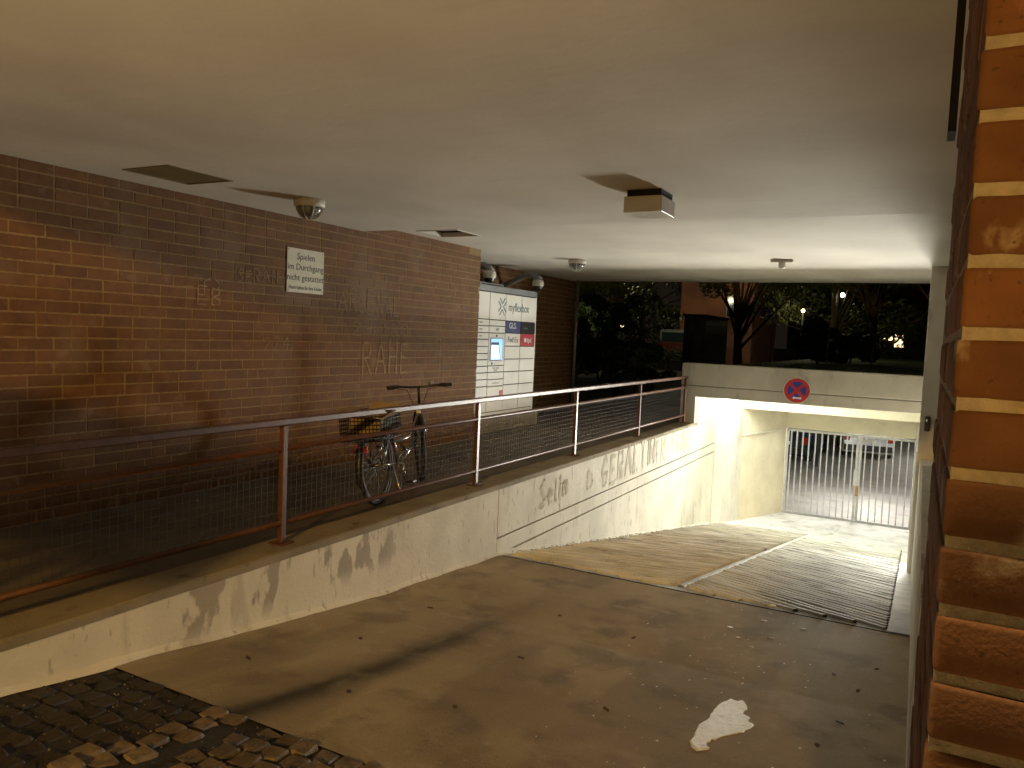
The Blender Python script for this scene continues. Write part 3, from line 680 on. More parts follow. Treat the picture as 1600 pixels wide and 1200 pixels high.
# no stopping sign
t = thing('no_stopping_sign', 'round blue and red no stopping sign on the portal beam', 'sign', (-1.80, YB_-.02, .705))
sc = (-1.80, .705)
def disc(r0, r1, y, m, name, n=40):
    b = MB(); vs = []
    for k in range(n):
        a = 2*math.pi*k/n; vs += [(sc[0]+r0*math.cos(a), y, sc[1]+r0*math.sin(a)), (sc[0]+r1*math.cos(a), y, sc[1]+r1*math.sin(a))]
    b.add(vs, [(2*k, 2*k+1, (2*k+3) % (2*n), (2*k+2) % (2*n)) for k in range(n)]); return part(b, name, m, t)
part(MB().lathe([(0, YB_-.012), (.215, YB_-.012), (.215, YB_-.022), (0, YB_-.022)], (sc[0], 0, sc[1]), 40, 'y'), 'plate', 'signplate', t)
disc(.150, .205, YB_-.0235, 'signred', 'red_ring'); disc(0.0, .150, YB_-.0238, 'signblue', 'blue_field')
for k in (1, -1):
    b = MB(); c_, s_ = math.cos(R(45)), math.sin(R(45))*k; L_, w_ = .155, .026
    b.add([(sc[0]+c_*L_*a-s_*w_*q, YB_-.0245-.0004*(k > 0), sc[1]+s_*L_*a+c_*w_*q) for a, q in ((-1, -1), (1, -1), (1, 1), (-1, 1))], [(0, 1, 2, 3)]); part(b, 'red_cross_bar', 'signred', t)
b = MB(); ay = sc[1]-.125; P = [(-.075, 0), (-.045, .028), (-.045, .013), (.045, .013), (.045, .028), (.075, 0), (.045, -.028), (.045, -.013), (-.045, -.013), (-.045, -.028)]
b.add([(sc[0]+.01+x, YB_-.0262, ay+z) for x, z in P], [tuple(range(10))]); part(b, 'white_arrow', 'whiteprint', t)

# tube lamp behind the beam, close to the left wall
t = thing('tube_lamp', 'lit tube lamp under the portal roof beside the left ramp wall', 'lamp', (-3.3, 16.2, .6))
part(MB().cbox(-3.40, -3.22, 15.45, 17.15, .655, .734, .01), 'housing', 'white', t)
part(MB().tube([(-3.31, 15.5, .60), (-3.31, 17.1, .60)], .025, 10), 'tube', 'tube', t, True)
t = thing('unseen_floodlamp', 'unseen added floodlight behind the pale pier, lighting the passage ceiling', 'lamp', (.3, 14.85, -.65))  # fitting for the unseen floodlight put in to light the passage ceiling
part(MB().cbox(.262, .319, 14.3, 15.4, -.86, -.38, .01), 'housing', 'white', t)
part(MB().box(.252, .261, 14.34, 15.36, -.82, -.42), 'diffuser', 'niche', t)

# ------------------------------------------------------------------ gate
def leaf(label, x0, x1, bars, ymid, latch):
    g = thing('gate_leaf', label, 'gate', (x0, ymid, -2.64), group='steel bar gate leaves across the garage entrance')
    zb, zt = -2.625, -.555
    part(MB().cbox(x0, x0+.055, ymid-.025, ymid+.025, zb, zt, .004), 'stile', 'steel', g); part(MB().cbox(x1-.055, x1, ymid-.025, ymid+.025, zb, zt, .004), 'stile', 'steel', g)
    part(MB().cbox(x0+.056, x1-.056, ymid-.024, ymid+.024, zt-.06, zt-.002, .004), 'top_rail', 'steel', g); part(MB().cbox(x0+.056, x1-.056, ymid-.024, ymid+.024, zb+.002, zb+.062, .004), 'bottom_rail', 'steel', g)
    for x in bars: part(MB().box(x-.014, x+.014, ymid-.012, ymid+.012, zb+.063, zt-.061), 'bar', 'steel', g)
    if latch:
        part(MB().cbox(x1-.075, x1+.02, ymid-.045, ymid-.026, -1.75, -1.38, .006), 'lock_plate', 'steel', g); part(MB().cbox(x1-.02, x1+.045, ymid-.040, ymid-.027, -2.0, -1.76, .004), 'lock_box', 'rust', g)
leaf('left leaf of the grey barred garage gate beside the splayed wall', -2.77, -1.155, [-2.66, -2.53, -2.395, -2.255, -2.11, -1.97, -1.835, -1.697, -1.556, -1.417, -1.29], 19.42, True)
leaf('right leaf of the grey barred garage gate beside the pale pier', -1.145, .035, [-1.015, -.86, -.722, -.578, -.43, -.285, -.135], 19.42, False)

# ------------------------------------------------------------------ garage interior
struct(MB().box(-16, 9, 19.37, 46, -2.95, -2.652).build('garage_floor', 'garagefloor'))
struct(MB().box(-16, 9, 19.61, 46, -.34, -.1).build('garage_ceiling', 'garagewall'))
gw = struct(link('garage_walls', None))
for bx_ in ((-16.2, -16, 19.4, 46), (9, 9.2, 19.4, 46), (-16, 9, 46, 46.2)): MB().box(*bx_, -2.7, -.3).build('wall', 'garagewall', gw)
MB().box(-16, -2.8, 19.605, 19.8, -2.7, -.3).build('wall', 'garagewall', gw); MB().box(.41, 9, 19.605, 19.8, -2.7, -.3).build('wall', 'garagewall', gw)
tag(MB().cbox(-3.02, -2.92, 27.75, 28.1, -2.652, -.345, .01).build('garage_column', 'blackmatt'), 'slim dark column between the parked cars behind the gate', 'column')
for (x, y, lb) in ((-.9, 21.6, 'lit tube lamp on the garage ceiling just behind the gate'), (2.5, 30.5, 'lit tube lamp on the garage ceiling far behind the gate')):
    t = thing('tube_lamp', lb, 'lamp', (x, y, -.4), group='tube lamps inside the garage')
    part(MB().cbox(x-.7, x+.7, y-.08, y+.08, -.41, -.345, .01), 'housing', 'white', t); part(MB().tube([(x-.65, y, -.44), (x+.65, y, -.44)], .022, 8), 'tube', 'gtube', t, True)
# line in the floor
def car(name, label, x, y, rz, paint, z, L=4.3, W=1.74, H=1.45):
    t = thing(name, label, 'car', (x, y, z), rz)
    def pb(b, n, m, par=None, smooth=False): return b.build(n, m, par or t, smooth)
    # side profile (y back->front, z), symmetric body shell made of sections
    prof = [(-L/2, .38), (-L/2+.03, .75), (-L/2+.10, .92), (-L/2+.18, .98), (L/2-1.15, .93), (L/2-.25, .80), (L/2-.03, .62), (L/2, .36), (L/2-.1, .22), (-L/2+.1, .22)]
    b = MB(); n = len(prof); xs = [(-W/2, .93), (-W/2*.93, 1), (W/2*.93, 1), (W/2, .93)]; vs = []
    for x_, k in xs:
        for p in prof: vs.append((x_, p[0]*(1 if k == 1 else .985), .22+(p[1]-.22)*k+(0 if k == 1 else .02)))
    fs = [tuple(range(n)), tuple(range(4*n-1, 3*n-1, -1))]+[(i*n+j, i*n+(j+1) % n, (i+1)*n+(j+1) % n, (i+1)*n+j) for i in range(3) for j in range(n)]
    b.add(vs, fs); pb(b, 'body', paint, smooth=False)
    gy = [(-L/2+.16, .96), (-L/2+.42, H-.10), (-L/2+.75, H), (.25, H), (.62, H-.08), (1.12, .93)]
    b = MB(); vs = []
    for sx in (-1, 1):
        for p in gy: vs.append((sx*(W/2*.95-(p[1]-.93)*.32), p[0], p[1]))
    k = len(gy); b.add(vs, [tuple(range(k)), tuple(range(2*k-1, k-1, -1))]+[(i, k+i, k+i+1, i+1) for i in range(k-1)]); pb(b, 'cabin', paint)
    def pane(P, nm): b = MB(); b.add(P, [tuple(range(len(P)))]); pb(b, nm, 'carglass')
    w0 = W/2*.95-.03
    pane([(-w0+.08, -L/2+.185, 1.03), (w0-.08, -L/2+.185, 1.03), (w0-.2, -L/2+.395, H-.13), (-w0+.2, -L/2+.395, H-.13)], 'rear_window')
    pane([(w0-.08, 1.07, 1.0), (-w0+.08, 1.07, 1.0), (-w0+.18, .66, H-.11), (w0-.18, .66, H-.11)], 'windscreen')
    for s_ in (-1, 1):
        for a, c in (((-L/2+.45, -.28)), ((-.2, .72))):
            pane([(s_*(w0+.034-.02), a, .99), (s_*(w0+.034-.02), c+.12*(c > 0), .99), (s_*(w0+.034-.15), c-.16*(c > 0), H-.1), (s_*(w0+.034-.15), a+.1, H-.1)], 'side_window')
        pb(MB().cbox(s_*(W/2-.14)-.10, s_*(W/2-.14)+.10, -L/2-.012, -L/2+.08, .66, .90, .012), 'tail_light', 'redlens')
        for yy in (-L/2+.78, L/2-.82):
            wb = MB().lathe([(.20, -.10), (.29, -.10), (.315, -.07), (.315, .07), (.29, .10), (.20, .10)], (s_*(W/2-.10), yy, .315), 22, 'x'); wh = pb(wb, 'wheel', 'rubber', smooth=True)
            pb(MB().lathe([(0, -.07), (.205, -.085), (.205, .085), (0, .07)], (s_*(W/2-.10), yy, .315), 16, 'x'), 'rim', 'chrome', wh)
    pb(MB().cbox(-W/2+.05, W/2-.05, -L/2-.04, -L/2+.02, .30, .52, .02), 'bumper', 'black'); pb(MB().cbox(-.26, .26, -L/2-.03, -L/2-.008, .62, .73, .003), 'number_plate', 'signplate')
    return t
car('parked_car', 'dark blue car parked behind the left gate leaf', -4.02, 30.4, R(-4), 'carblue', -2.652, H=1.62)
car('parked_car', 'silver car with red tail light parked further behind the gate', -1.85, 33.2, R(8), 'carwhite', -2.652, H=1.5)

# ------------------------------------------------------------------ parcel locker
LK = -5.50
lk = thing('parcel_locker', 'tall white parcel locker with coloured carrier panels and a lit screen', 'parcel locker', (LK, 10, 0))
part(MB().box(LK-.55, LK+.04, 8.95, 11.12, -.02, .20), 'plinth', 'plinth', lk)
part(MB().box(LK-.53, LK-.006, 8.96, 10.955, .201, 2.035), 'cabinet', 'gap', lk)
part(MB().cbox(LK-.54, LK+.006, 8.955, 10.995, 2.037, 2.125, .006), 'roof_cap', 'grey', lk)
part(MB().box(LK-.40, LK-.05, 9.05, 9.98, 2.126, 2.16), 'roof_box', 'grey', lk)
part(MB().box(LK-.52, LK+.003, 10.958, 10.99, .201, 2.034), 'side_trim', 'white', lk)
part(MB().box(LK-.5, LK, 8.98, 10.955, .205, .285), 'base_panel', 'white', lk)
C_ = [8.98, 9.486, 9.967, 10.458, 10.953]; g_ = .006
full = [2.028, 1.632, 1.452, 1.255, 1.060, .870, .675, .485, .292]
half = [2.028, 1.636, 1.543, 1.444, 1.349, 1.247, 1.147, 1.058, .963, .871, .773, .672, .488, .292]
c2 = [2.028, 1.634, 1.545, 1.444, .968, .873, .767, .665, .488, .292]
def door(ci, zt, zb, m='white'):
    o = part(MB().cbox(LK-.005, LK+.012, C_[ci]+g_, C_[ci+1]-g_, zb+g_, zt-g_, .003), 'locker_door', m, lk); return o
D = {}
for ci, rows in ((0, half), (1, c2), (2, full), (3, full)):
    for i in range(len(rows)-1):
        m = 'white'
        if ci == 2 and i == 1: m = 'navy'
        if ci == 3 and i == 1: m = 'black'
        if ci == 3 and i == 2: m = 'redprint'
        D[ci, i] = door(ci, rows[i], rows[i+1], m)
def ltext(body, size, m, y, z, par=lk, sx=1.0, nm='lettering'):
    o = text(nm, body, size, m, par, wallX(LK+.0135, y, z), sx=sx); o.matrix_parent_inverse = Matrix.Translation(-Vector(lk.location)); return o
ltext('myflexbox', .185, 'teal', 10.375, 1.835, sx=.86); ltext('GLS.', .125, 'whiteprint', 10.20, 1.56); ltext('Fed', .125, 'navy', 10.14, 1.35); ltext('dpd', .11, 'whiteprint', 10.75, 1.35)
ltext('Ex', .125, 'orangeprint', 10.33, 1.35)
ltext('24/7', .06, 'teal', 9.73, 1.495); ltext('amazon', .05, 'grey', 10.62, 1.54); ltext('partner', .035, 'grey', 10.21, 1.485)
for y, z, s_ in ((9.25, 1.59, 'Abholen'), (9.25, 1.495, 'Senden'), (9.25, 1.40, 'Lagern'), (9.72, .935, 'Pakete einfach'), (9.72, .905, 'abholen'), (9.74, .715, 'Ihr Schliessfach')): ltext(s_, .032, 'grey', y, z)
b = MB(); cx_, cz_ = 9.845, 1.835
for sy_ in (-1, 1):
    b.ribbon([(LK+.0135, cx_+sy_*.115, cz_+.075), (LK+.0135, cx_+sy_*.035, cz_), (LK+.0135, cx_+sy_*.115, cz_-.075)], .026, (1, 0, 0), .0003)
    b.ribbon([(LK+.0135, cx_-.075, cz_+sy_*.125), (LK+.0135, cx_, cz_+sy_*.042), (LK+.0135, cx_+.075, cz_+sy_*.125)], .026, (1, 0, 0), .0006)
part(b, 'star_logo', 'teal', lk)
sd = D[1, 3]
part(MB().box(LK+.0125, LK+.018, 9.535, 9.895, 1.035, 1.375), 'screen_bezel', 'grey', lk)
part(MB().box(LK+.0185, LK+.020, 9.548, 9.882, 1.05, 1.362), 'screen', 'screen2', lk)
b = MB(); b.add([(LK+.0212, y, z) for y, z in ((9.555, 1.06), (9.82, 1.06), (9.765, 1.27), (9.558, 1.27))], [(0, 1, 2, 3)]); part(b, 'screen_window', 'screen', lk)
b = MB(); b.add([(LK+.0207, y, z) for y, z in ((9.55, 1.05), (9.84, 1.05), (9.775, 1.31), (9.55, 1.31))], [(0, 1, 2, 3)]); part(b, 'screen_frame', 'navy', lk)
part(MB().lathe([(0, LK+.022), (.016, LK+.021), (.018, LK+.013)], (0, 9.60, 1.0), 12, 'x'), 'card_reader', 'black', lk); part(MB().lathe([(0, LK+.018), (.012, LK+.017), (.013, LK+.013)], (0, 9.68, .998), 12, 'x'), 'button', 'grey', lk)
part(MB().lathe([(0, LK+.022), (.015, LK+.021), (.017, LK+.013)], (0, 9.71, 1.405), 12, 'x'), 'camera_lens', 'black', lk)
part(MB().box(LK+.0125, LK+.0145, 9.86, 9.955, .495, .60), 'red_sticker', 'redprint', lk)
b = MB(); b.lathe([(0, LK+.0142), (.035, LK+.0142), (.036, LK+.0126)], (0, 10.62, 1.352), 16, 'x'); part(b, 'round_logo', 'whiteprint', lk)
# two swan-neck cameras on the wall above the locker
def neck(y, label):
    t = thing('dome_camera', label, 'camera', (-6.28, y, 2.2), group='swan neck cameras above the parcel locker')
    part(MB().lathe([(0, -6.245), (.07, -6.247), (.075, -6.285), (0, -6.29)], (0, y, 2.24), 16, 'x'), 'wall_plate', 'grey', t, True)
    part(MB().tube([(-6.26, y, 2.24), (-6.05, y, 2.33), (-5.85, y, 2.41), (-5.72, y, 2.42), (-5.64, y, 2.38), (-5.62, y, 2.33)], [.045, .045, .05, .055, .06, .075], 12), 'arm', 'grey', t, True)
    part(MB().lathe([(0, 2.345), (.08, 2.34), (.095, 2.30), (.095, 2.25), (.085, 2.235)], (-5.62, y, 0), 20), 'cap', 'lampwhite', t, True)
    part(MB().lathe([(.08, 2.236), (.07, 2.195), (.045, 2.165), (0, 2.155)], (-5.62, y, 0), 20), 'lens_dome', 'black', t, True)
neck(9.66, 'swan neck dome camera above the left end of the parcel locker'); neck(11.25, 'swan neck dome camera beside the right end of the parcel locker')
# downpipe
t = thing('downpipe', 'thin pale zinc downpipe at the end of the dark brick wall', 'pipe', (-6.2, 14.2, 0))
part(MB().tube([(-6.21, 14.22, -.01), (-6.21, 14.22, CZ2-.004)], .035, 12), 'pipe', 'zinc', t, True)
for z in (.6, 1.9): part(MB().lathe([(.036, z), (.043, z), (.043, z+.03), (.036, z+.03)], (-6.21, 14.22, 0), 14), 'clamp', 'grey', t)

# ------------------------------------------------------------------ bicycle
bk = thing('bicycle', 'silver city bicycle with a rear basket leaning behind the railing', 'bicycle', (-3.84, 4.92, 0), R(15))
bk.rotation_euler.y = R(-5)
WR = .305
def bp(b, n, m, par=None, smooth=True): return b.build(n, m, par or bk, smooth)
STEER = Matrix.Translation((0, 1.09, 0)) @ Matrix.Rotation(R(27), 4, 'Z') @ Matrix.Translation((0, -1.09, 0))
bp0 = bp
def bp(b, n, m, par=None, smooth=True):
    global steer
    o = bp0(b, n, m, par, smooth)
    if steer: o.data.transform(STEER)
    return o
for yy in (0.03, 1.18):
    steer = yy > .5
    w = bp(MB().lathe([(WR+(.022*math.cos(a)), .022*math.sin(a)) for a in [i*2*math.pi/10 for i in range(11)]], (0, yy, WR+.022), 40, 'x'), 'wheel', 'rubber')
    bp(MB().lathe([(WR-.016, -.011), (WR-.032, -.011), (WR-.036, 0), (WR-.032, .011), (WR-.016, .011)], (0, yy, WR+.022), 40, 'x'), 'rim', 'darkmetal', w)
    b = MB()
    for k in range(24):
        a = 2*math.pi*k/24; b.tube([(.02*(-1)**k, yy+.02*math.cos(a+.5), WR+.022+.02*math.sin(a+.5)), (0, yy+(WR-.03)*math.cos(a), WR+.022+(WR-.03)*math.sin(a))], .0014, 4, False)
    bp(b, 'spokes', 'darkmetal', w, False)
    bp(MB().tube([(-.05, yy, WR+.022), (.05, yy, WR+.022)], .018, 10), 'hub', 'chrome', w)
    b = MB(); n = 18; vs = []; a0, a1 = (R(20), R(200)) if yy < .5 else (R(10), R(150))
    for i in range(n+1):
        a = a0+(a1-a0)*i/n
        for dx, dr in ((-.028, -.012), (-.016, .004), (.016, .004), (.028, -.012)): vs.append((dx, yy+(WR+.044+dr)*math.cos(a), WR+.022+(WR+.044+dr)*math.sin(a)))
    b.add(vs, [(i*4+k, i*4+k+1, (i+1)*4+k+1, (i+1)*4+k) for i in range(n) for k in range(3)]); bp(b, 'mudguard', 'black')
steer = False
zc = WR+.022
b = MB(); bbp = (0, .50, .27); hd0, hd1 = (0, 1.085, .60), (0, 1.055, .74); st0 = (0, .38, .60)
b.tube([bbp, st0], .016, 10); b.tube([bbp, (0, .82, .36), hd0], .019, 10); b.tube([(0, .42, .46), (0, .80, .47), (0, 1.07, .66)], .015, 10)
for s_ in (-1, 1): b.tube([bbp, (s_*.05, .03, zc)], .010, 8); b.tube([(0, .37, .56), (s_*.05, .03, zc)], .009, 8)
bp(b, 'frame', 'bikeframe')
bp(MB().tube([hd0, hd1], .022, 12), 'head_tube', 'bikewhite')
steer = True
b = MB()
for s_ in (-1, 1): b.tube([(0, 1.088, .595), (s_*.05, 1.10, .57), (s_*.052, 1.18, zc)], .012, 8)
bp(b, 'fork', 'chrome')
bp(MB().tube([hd1, (0, 1.03, .87), (0, 1.05, .91)], .014, 10), 'stem', 'black')
hb = bp(MB().tube([(-.30, .93, .92), (-.2, .97, .925), (-.08, 1.05, .91), (.08, 1.05, .91), (.2, .97, .925), (.30, .93, .92)], .011, 10), 'handlebar', 'black')
for s_ in (-1, 1):
    bp(MB().tube([(s_*.30, .93, .92), (s_*.20, .97, .925)], .017, 10), 'grip', 'rubber', hb); bp(MB().tube([(s_*.18, .995, .92), (s_*.22, 1.01, .905), (s_*.29, .98, .895)], .006, 6), 'brake_lever', 'chrome', hb)
bp(MB().lathe([(0, .0), (.028, .005), (.03, .02), (.015, .036), (0, .04)], (.12, 1.03, .92), 14), 'bell', 'chrome', hb)
b = MB()
for s_ in (-1, 1): b.tube([(s_*.22, 1.0, .91), (s_*.1, 1.13, .88), (s_*.03, 1.14, .70), (0, 1.10, .55)], .0035, 5)
bp(b, 'cables', 'black')
steer = False
b = MB(); b.tube([st0, (0, .335, .70)], .013, 10); bp(b, 'seat_post', 'chrome')
b = MB(); vs = []; S_ = [(.17, .105, .715), (.24, .115, .735), (.33, .085, .73), (.42, .035, .728), (.47, .018, .72)]
for y, w_, z in S_: vs += [(-w_, y, z-.035), (-w_, y, z-.008), (-w_*.55, y, z+.010), (w_*.55, y, z+.010), (w_, y, z-.008), (w_, y, z-.035)]
b.add(vs, [(i*6+k, i*6+(k+1) % 6, (i+1)*6+(k+1) % 6, (i+1)*6+k) for i in range(4) for k in range(6)]+[(0, 1, 2, 3, 4, 5), (29, 28, 27, 26, 25, 24)]); bp(b, 'saddle', 'black')
b = MB()
for s_ in (-1, 1): b.tube([(s_*.06, -.20, .545), (s_*.06, .33, .545)], .007, 6); b.tube([(s_*.055, .03, zc), (s_*.06, -.10, .545)], .006, 6); b.tube([(s_*.055, .03, zc), (s_*.06, .12, .545)], .006, 6)
for y in (-.2, -.05, .1, .25): b.tube([(-.06, y, .545), (.06, y, .545)], .006, 6)
bp(b, 'carrier', 'black')
b = MB(); x0, x1, y0, y1, z0_, z1_ = -.17, .17, -.24, .18, .555, .78
for z in [z0_+i*.032 for i in range(8)]: b.tube([(x0, y0, z), (x1, y0, z), (x1, y1, z), (x0, y1, z), (x0, y0, z)], .005, 5)
for i in range(12):
    x = x0+(x1-x0)*i/11; b.tube([(x, y0, z0_), (x, y0, z1_)], .004, 4); b.tube([(x, y1, z0_), (x, y1, z1_)], .004, 4); b.tube([(x, y0, z0_), (x, y1, z0_)], .004, 4)
for i in range(14):
    y = y0+(y1-y0)*i/13; b.tube([(x0, y, z0_), (x0, y, z1_)], .004, 4); b.tube([(x1, y, z0_), (x1, y, z1_)], .004, 4)
bp(b, 'wire_basket', 'darkcrate')
bp(MB().cbox(-.055, .055, -.262, -.225, .455, .525, .01), 'tail_light', 'redlens', smooth=False)
b = MB(); b.lathe([(.085, -.004), (.09, 0), (.085, .004)], (.05, .47, .27), 28, 'x'); b.tube([(.06, .47, .27), (.06, .50, .11)], .009, 8); b.tube([(-.06, .47, .27), (-.06, .44, .43)], .009, 8); b.tube([(-.06, .47, .27), (.06, .47, .27)], .014, 8); bp(b, 'crankset', 'chrome')
bp(MB().cbox(.062, .15, .46, .54, .098, .122, .006), 'pedal', 'black', smooth=False); bp(MB().cbox(-.15, -.062, .40, .48, .418, .442, .006), 'pedal', 'black', smooth=False)
bp(MB().tube([(.03, .30, .28), (.14, .22, .012)], .009, 8), 'kickstand', 'chrome')
b = MB(); b.tube([(.02, .55, .42), (.03, .65, .36), (.02, .80, .38), (.03, .95, .44), (.02, .90, .52)], .012, 8); bp(b, 'cable_lock', 'black')
# cardboard box lying in the basket
cb = thing('cardboard_box', 'open brown cardboard box lying in the bicycle basket', 'box', (-3.86, 4.88, .59), R(18))
P_ = MB().box(-.13, .13, -.20, .15, 0, .15); P_.f = [f for i, f in enumerate(P_.f) if i != 1]; P_.build('walls', 'card', cb)
for pts in ([(-.13, -.2, .15), (-.13, .15, .15), (-.24, .14, .20), (-.24, -.19, .20)], [(.13, -.2, .15), (.13, .15, .15), (.22, .16, .215), (.22, -.18, .215)], [(-.13, .15, .15), (.13, .15, .15), (.12, .27, .235), (-.12, .27, .235)], [(-.13, -.2, .15), (.13, -.2, .15), (.13, -.32, .17), (-.13, -.32, .17)]):
    b = MB(); b.add(pts+[(p[0], p[1], p[2]+.004) for p in pts], [(3, 2, 1, 0), (4, 5, 6, 7), (0, 1, 5, 4), (1, 2, 6, 5), (2, 3, 7, 6), (3, 0, 4, 7)]); b.build('flap', 'card', cb)

# ------------------------------------------------------------------ marks and litter on the drive
out = [(-.834, 3.467), (-.853, 3.632), (-.86, 3.75), (-.838, 3.896), (-.845, 4.01), (-.838, 4.118), (-.812, 4.236), (-.785, 4.225), (-.747, 4.265), (-.715, 4.20), (-.70, 4.14), (-.712, 4.07), (-.66, 4.02), (-.668, 3.985), (-.63, 3.944), (-.635, 3.86), (-.665, 3.78), (-.715, 3.69), (-.74, 3.62), (-.765, 3.60), (-.772, 3.53), (-.75, 3.476), (-.79, 3.43)]
def blob(name, pts, m, h=.003, lift=.003):
    P = []; n = len(pts)
    for i in range(n):
        a, c = Vector(pts[i]), Vector(pts[(i+1) % n])
        for k in range(3): q = a.lerp(c, k/3); P.append((q.x+random.uniform(-.006, .006), q.y+random.uniform(-.009, .009)))
    cxx = sum(p[0] for p in P)/len(P); cyy = sum(p[1] for p in P)/len(P)
    b = MB(); v0 = [(p[0], p[1], fz(p[1])+.001) for p in P]; v1 = [(cxx+(p[0]-cxx)*.95, cyy+(p[1]-cyy)*.95, fz(p[1])+lift+h) for p in P]; n = len(P)
    b.add(v0+v1, [(i, (i+1) % n, n+(i+1) % n, n+i) for i in range(n)]+[tuple(range(n, 2*n))]); o = b.build(name, m); return o
random.seed(2)
o = blob('paint_spill', out, 'spill', .001, .002); tag(o, 'large irregular white paint spill on the brown concrete drive', 'paint spill')
sp = [((-.953, 6.494), .05, 'white paint spot at the ramp joint, largest of the spots'), ((-1.033, 7.07), .035, None), ((-.653, 7.413), .05, None), ((-.639, 6.666), .042, None), ((-.645, 5.983), .036, None), ((-.924, 5.991), .03, None), ((-1.108, 5.633), .035, None), ((-.81, 5.585), .026, None), ((-1.011, 5.429), .024, None), ((-.887, 5.285), .022, None), ((-.90, 6.68), .04, None)]
for (x, y), r_, lb in sp:
    r_ *= .72
    o = blob('paint_spot', [(x+r_*random.uniform(.7, 1.2)*math.cos(a), y+r_*random.uniform(.5, .8)*math.sin(a)) for a in [k*math.pi/3.5 for k in range(7)]], 'spill', .001, .002 if y < 6.36 else .016)
    tag(o, lb or 'small white paint spot scattered between the paint spill and the ramp', 'paint spot', 'white paint spots on the drive')
random.seed(17); b = MB()
for i in range(150):
    x = random.gauss(-.8, .45); y = random.uniform(2.7, 7.3)
    if not -3.3 < x < 0 or 6.3 < y < 6.45: continue
    r_ = random.uniform(.002, .007); z = fz(y)+.003+(.016 if y > 6.4 else 0)
    b.add([(x-r_, y-r_, z), (x+r_, y-r_*.6, z), (x+r_*.8, y+r_, z+.002), (x-r_*.5, y+r_*1.3, z)], [(0, 1, 2, 3)])
o = b.build('white_specks', 'spill'); tag(o, 'tiny white specks of grit scattered over the drive', 'grit'); o['kind'] = 'stuff'
def leafbit(b, x, y, z, s):
    a = random.uniform(0, 6.28); c, d = math.cos(a), math.sin(a)
    P = [(-1, 0, .0), (-.3, .45, .25), (.5, .4, .1), (1, 0, .35), (.4, -.4, .15), (-.4, -.42, .3)]
    b.add([(x+s*(p[0]*c-p[1]*d), y+s*(p[0]*d+p[1]*c), z+.002+s*p[2]*random.uniform(.3, .8)) for p in P], [(0, 1, 2, 3, 4, 5)])
b = MB()
for i in range(420):
    x = random.uniform(LX+.05, -.9); y = random.uniform(1.2, 2.42)+(.12*random.random()**2 if random.random() < .3 else 0); r_ = random.uniform(.002, .0065); z = fz(y)-.004
    b.add([(x-r_, y, z), (x, y-r_, z), (x+r_, y+r_*.2, z), (x+r_*.1, y+r_, z), (x+random.uniform(-.4, .4)*r_, y+random.uniform(-.4, .4)*r_, z+r_*1.3)], [(0, 1, 4), (1, 2, 4), (2, 3, 4), (3, 0, 4)])
o = b.build('pebbles', 'sett'); tag(o, 'loose grit and pebbles over the cobbled strip', 'grit'); o['kind'] = 'stuff'
b = MB()
for i in range(260):
    y = random.uniform(6.6, 15); x = LX+.02+abs(random.gauss(0, .06)); leafbit(b, x, y, fz(y)+.012, random.uniform(.008, .022))
o = b.build('leaf_litter', 'litter'); tag(o, 'dry leaf litter along the foot of the ramp wall', 'leaves'); o['kind'] = 'stuff'
for k, (x, y) in enumerate(((-1.9, 3.1), (-2.0, 4.0), (-1.3, 3.6), (-2.9, 3.6), (-3.0, 4.5), (-.25, 4.3), (-.2, 4.9), (-.32, 3.9), (-2.2, 5.0), (-1.6, 4.9), (-.12, 5.4), (-.35, 5.1), (-2.4, 2.9), (-3.1, 2.9))):
    b = MB(); leafbit(b, x, y, fz(y), .028); o = b.build('fallen_leaf', 'litter'); tag(o, 'single small dark fallen leaf lying on the concrete drive', 'leaf', 'dark leaves lying on the drive')
for y, x in ((5.95, -3.60), (4.35, -3.58)):
    b = MB(); leafbit(b, x, y, .002, .03); o = b.build('fallen_leaf', 'litter'); tag(o, 'small fallen leaf on the ledge under the railing near the bicycle', 'leaf', 'leaves on the ledge')

# unseen board on posts left of the viewer, added to shade railing and wall
t = thing('shading_board', 'unseen wide board on two posts, added to shade the railing and lower wall', 'shading board', (-3.6, .45, 0))
part(MB().cbox(-4.55, -2.62, .42, .48, .78, 1.62, .01), 'board', 'grey', t)
for x in (-4.4, -3.5): part(MB().tube([(x, .52, -.2), (x, .52, 1.7)], .03, 10), 'post', 'grey', t, True)

# unseen round plate on a post behind the viewer, added to shade the pillar
t = thing('shading_disc', 'unseen round plate on a post, added to shade the brick pillar', 'sign', (.42, -.52, 0))
part(MB().lathe([(0, -.535), (.30, -.535), (.305, -.525), (.30, -.515), (0, -.515)], (.42, 0, 1.47), 32, 'y'), 'plate', 'grey', t)
part(MB().tube([(.44, -.48, -.05), (.44, -.48, 1.8)], .03, 10), 'post', 'zinc', t, True)

# ------------------------------------------------------------------ beyond the passage
lawn = struct(MB().box(-3.70, 24, 13.69, 60, .62, .965).build('lawn', 'grass'))
random.seed(23); b = MB()
for i in range(5200):
    x = random.uniform(-3.6, 1.2); y = 13.72+abs(random.gauss(0, 4)); h = random.uniform(.02, .07); a = random.uniform(0, 6.28); w = .005
    b.add([(x-w*math.cos(a), y-w*math.sin(a), .964), (x+w*math.cos(a), y+w*math.sin(a), .964), (x+random.uniform(-.03, .03), y+random.uniform(-.03, .03), .964+h)], [(0, 1, 2)])
o = b.build('grass_blades', 'grass', fix=False); tag(o, 'short dark grass on top of the garage roof', 'grass'); o['kind'] = 'stuff'

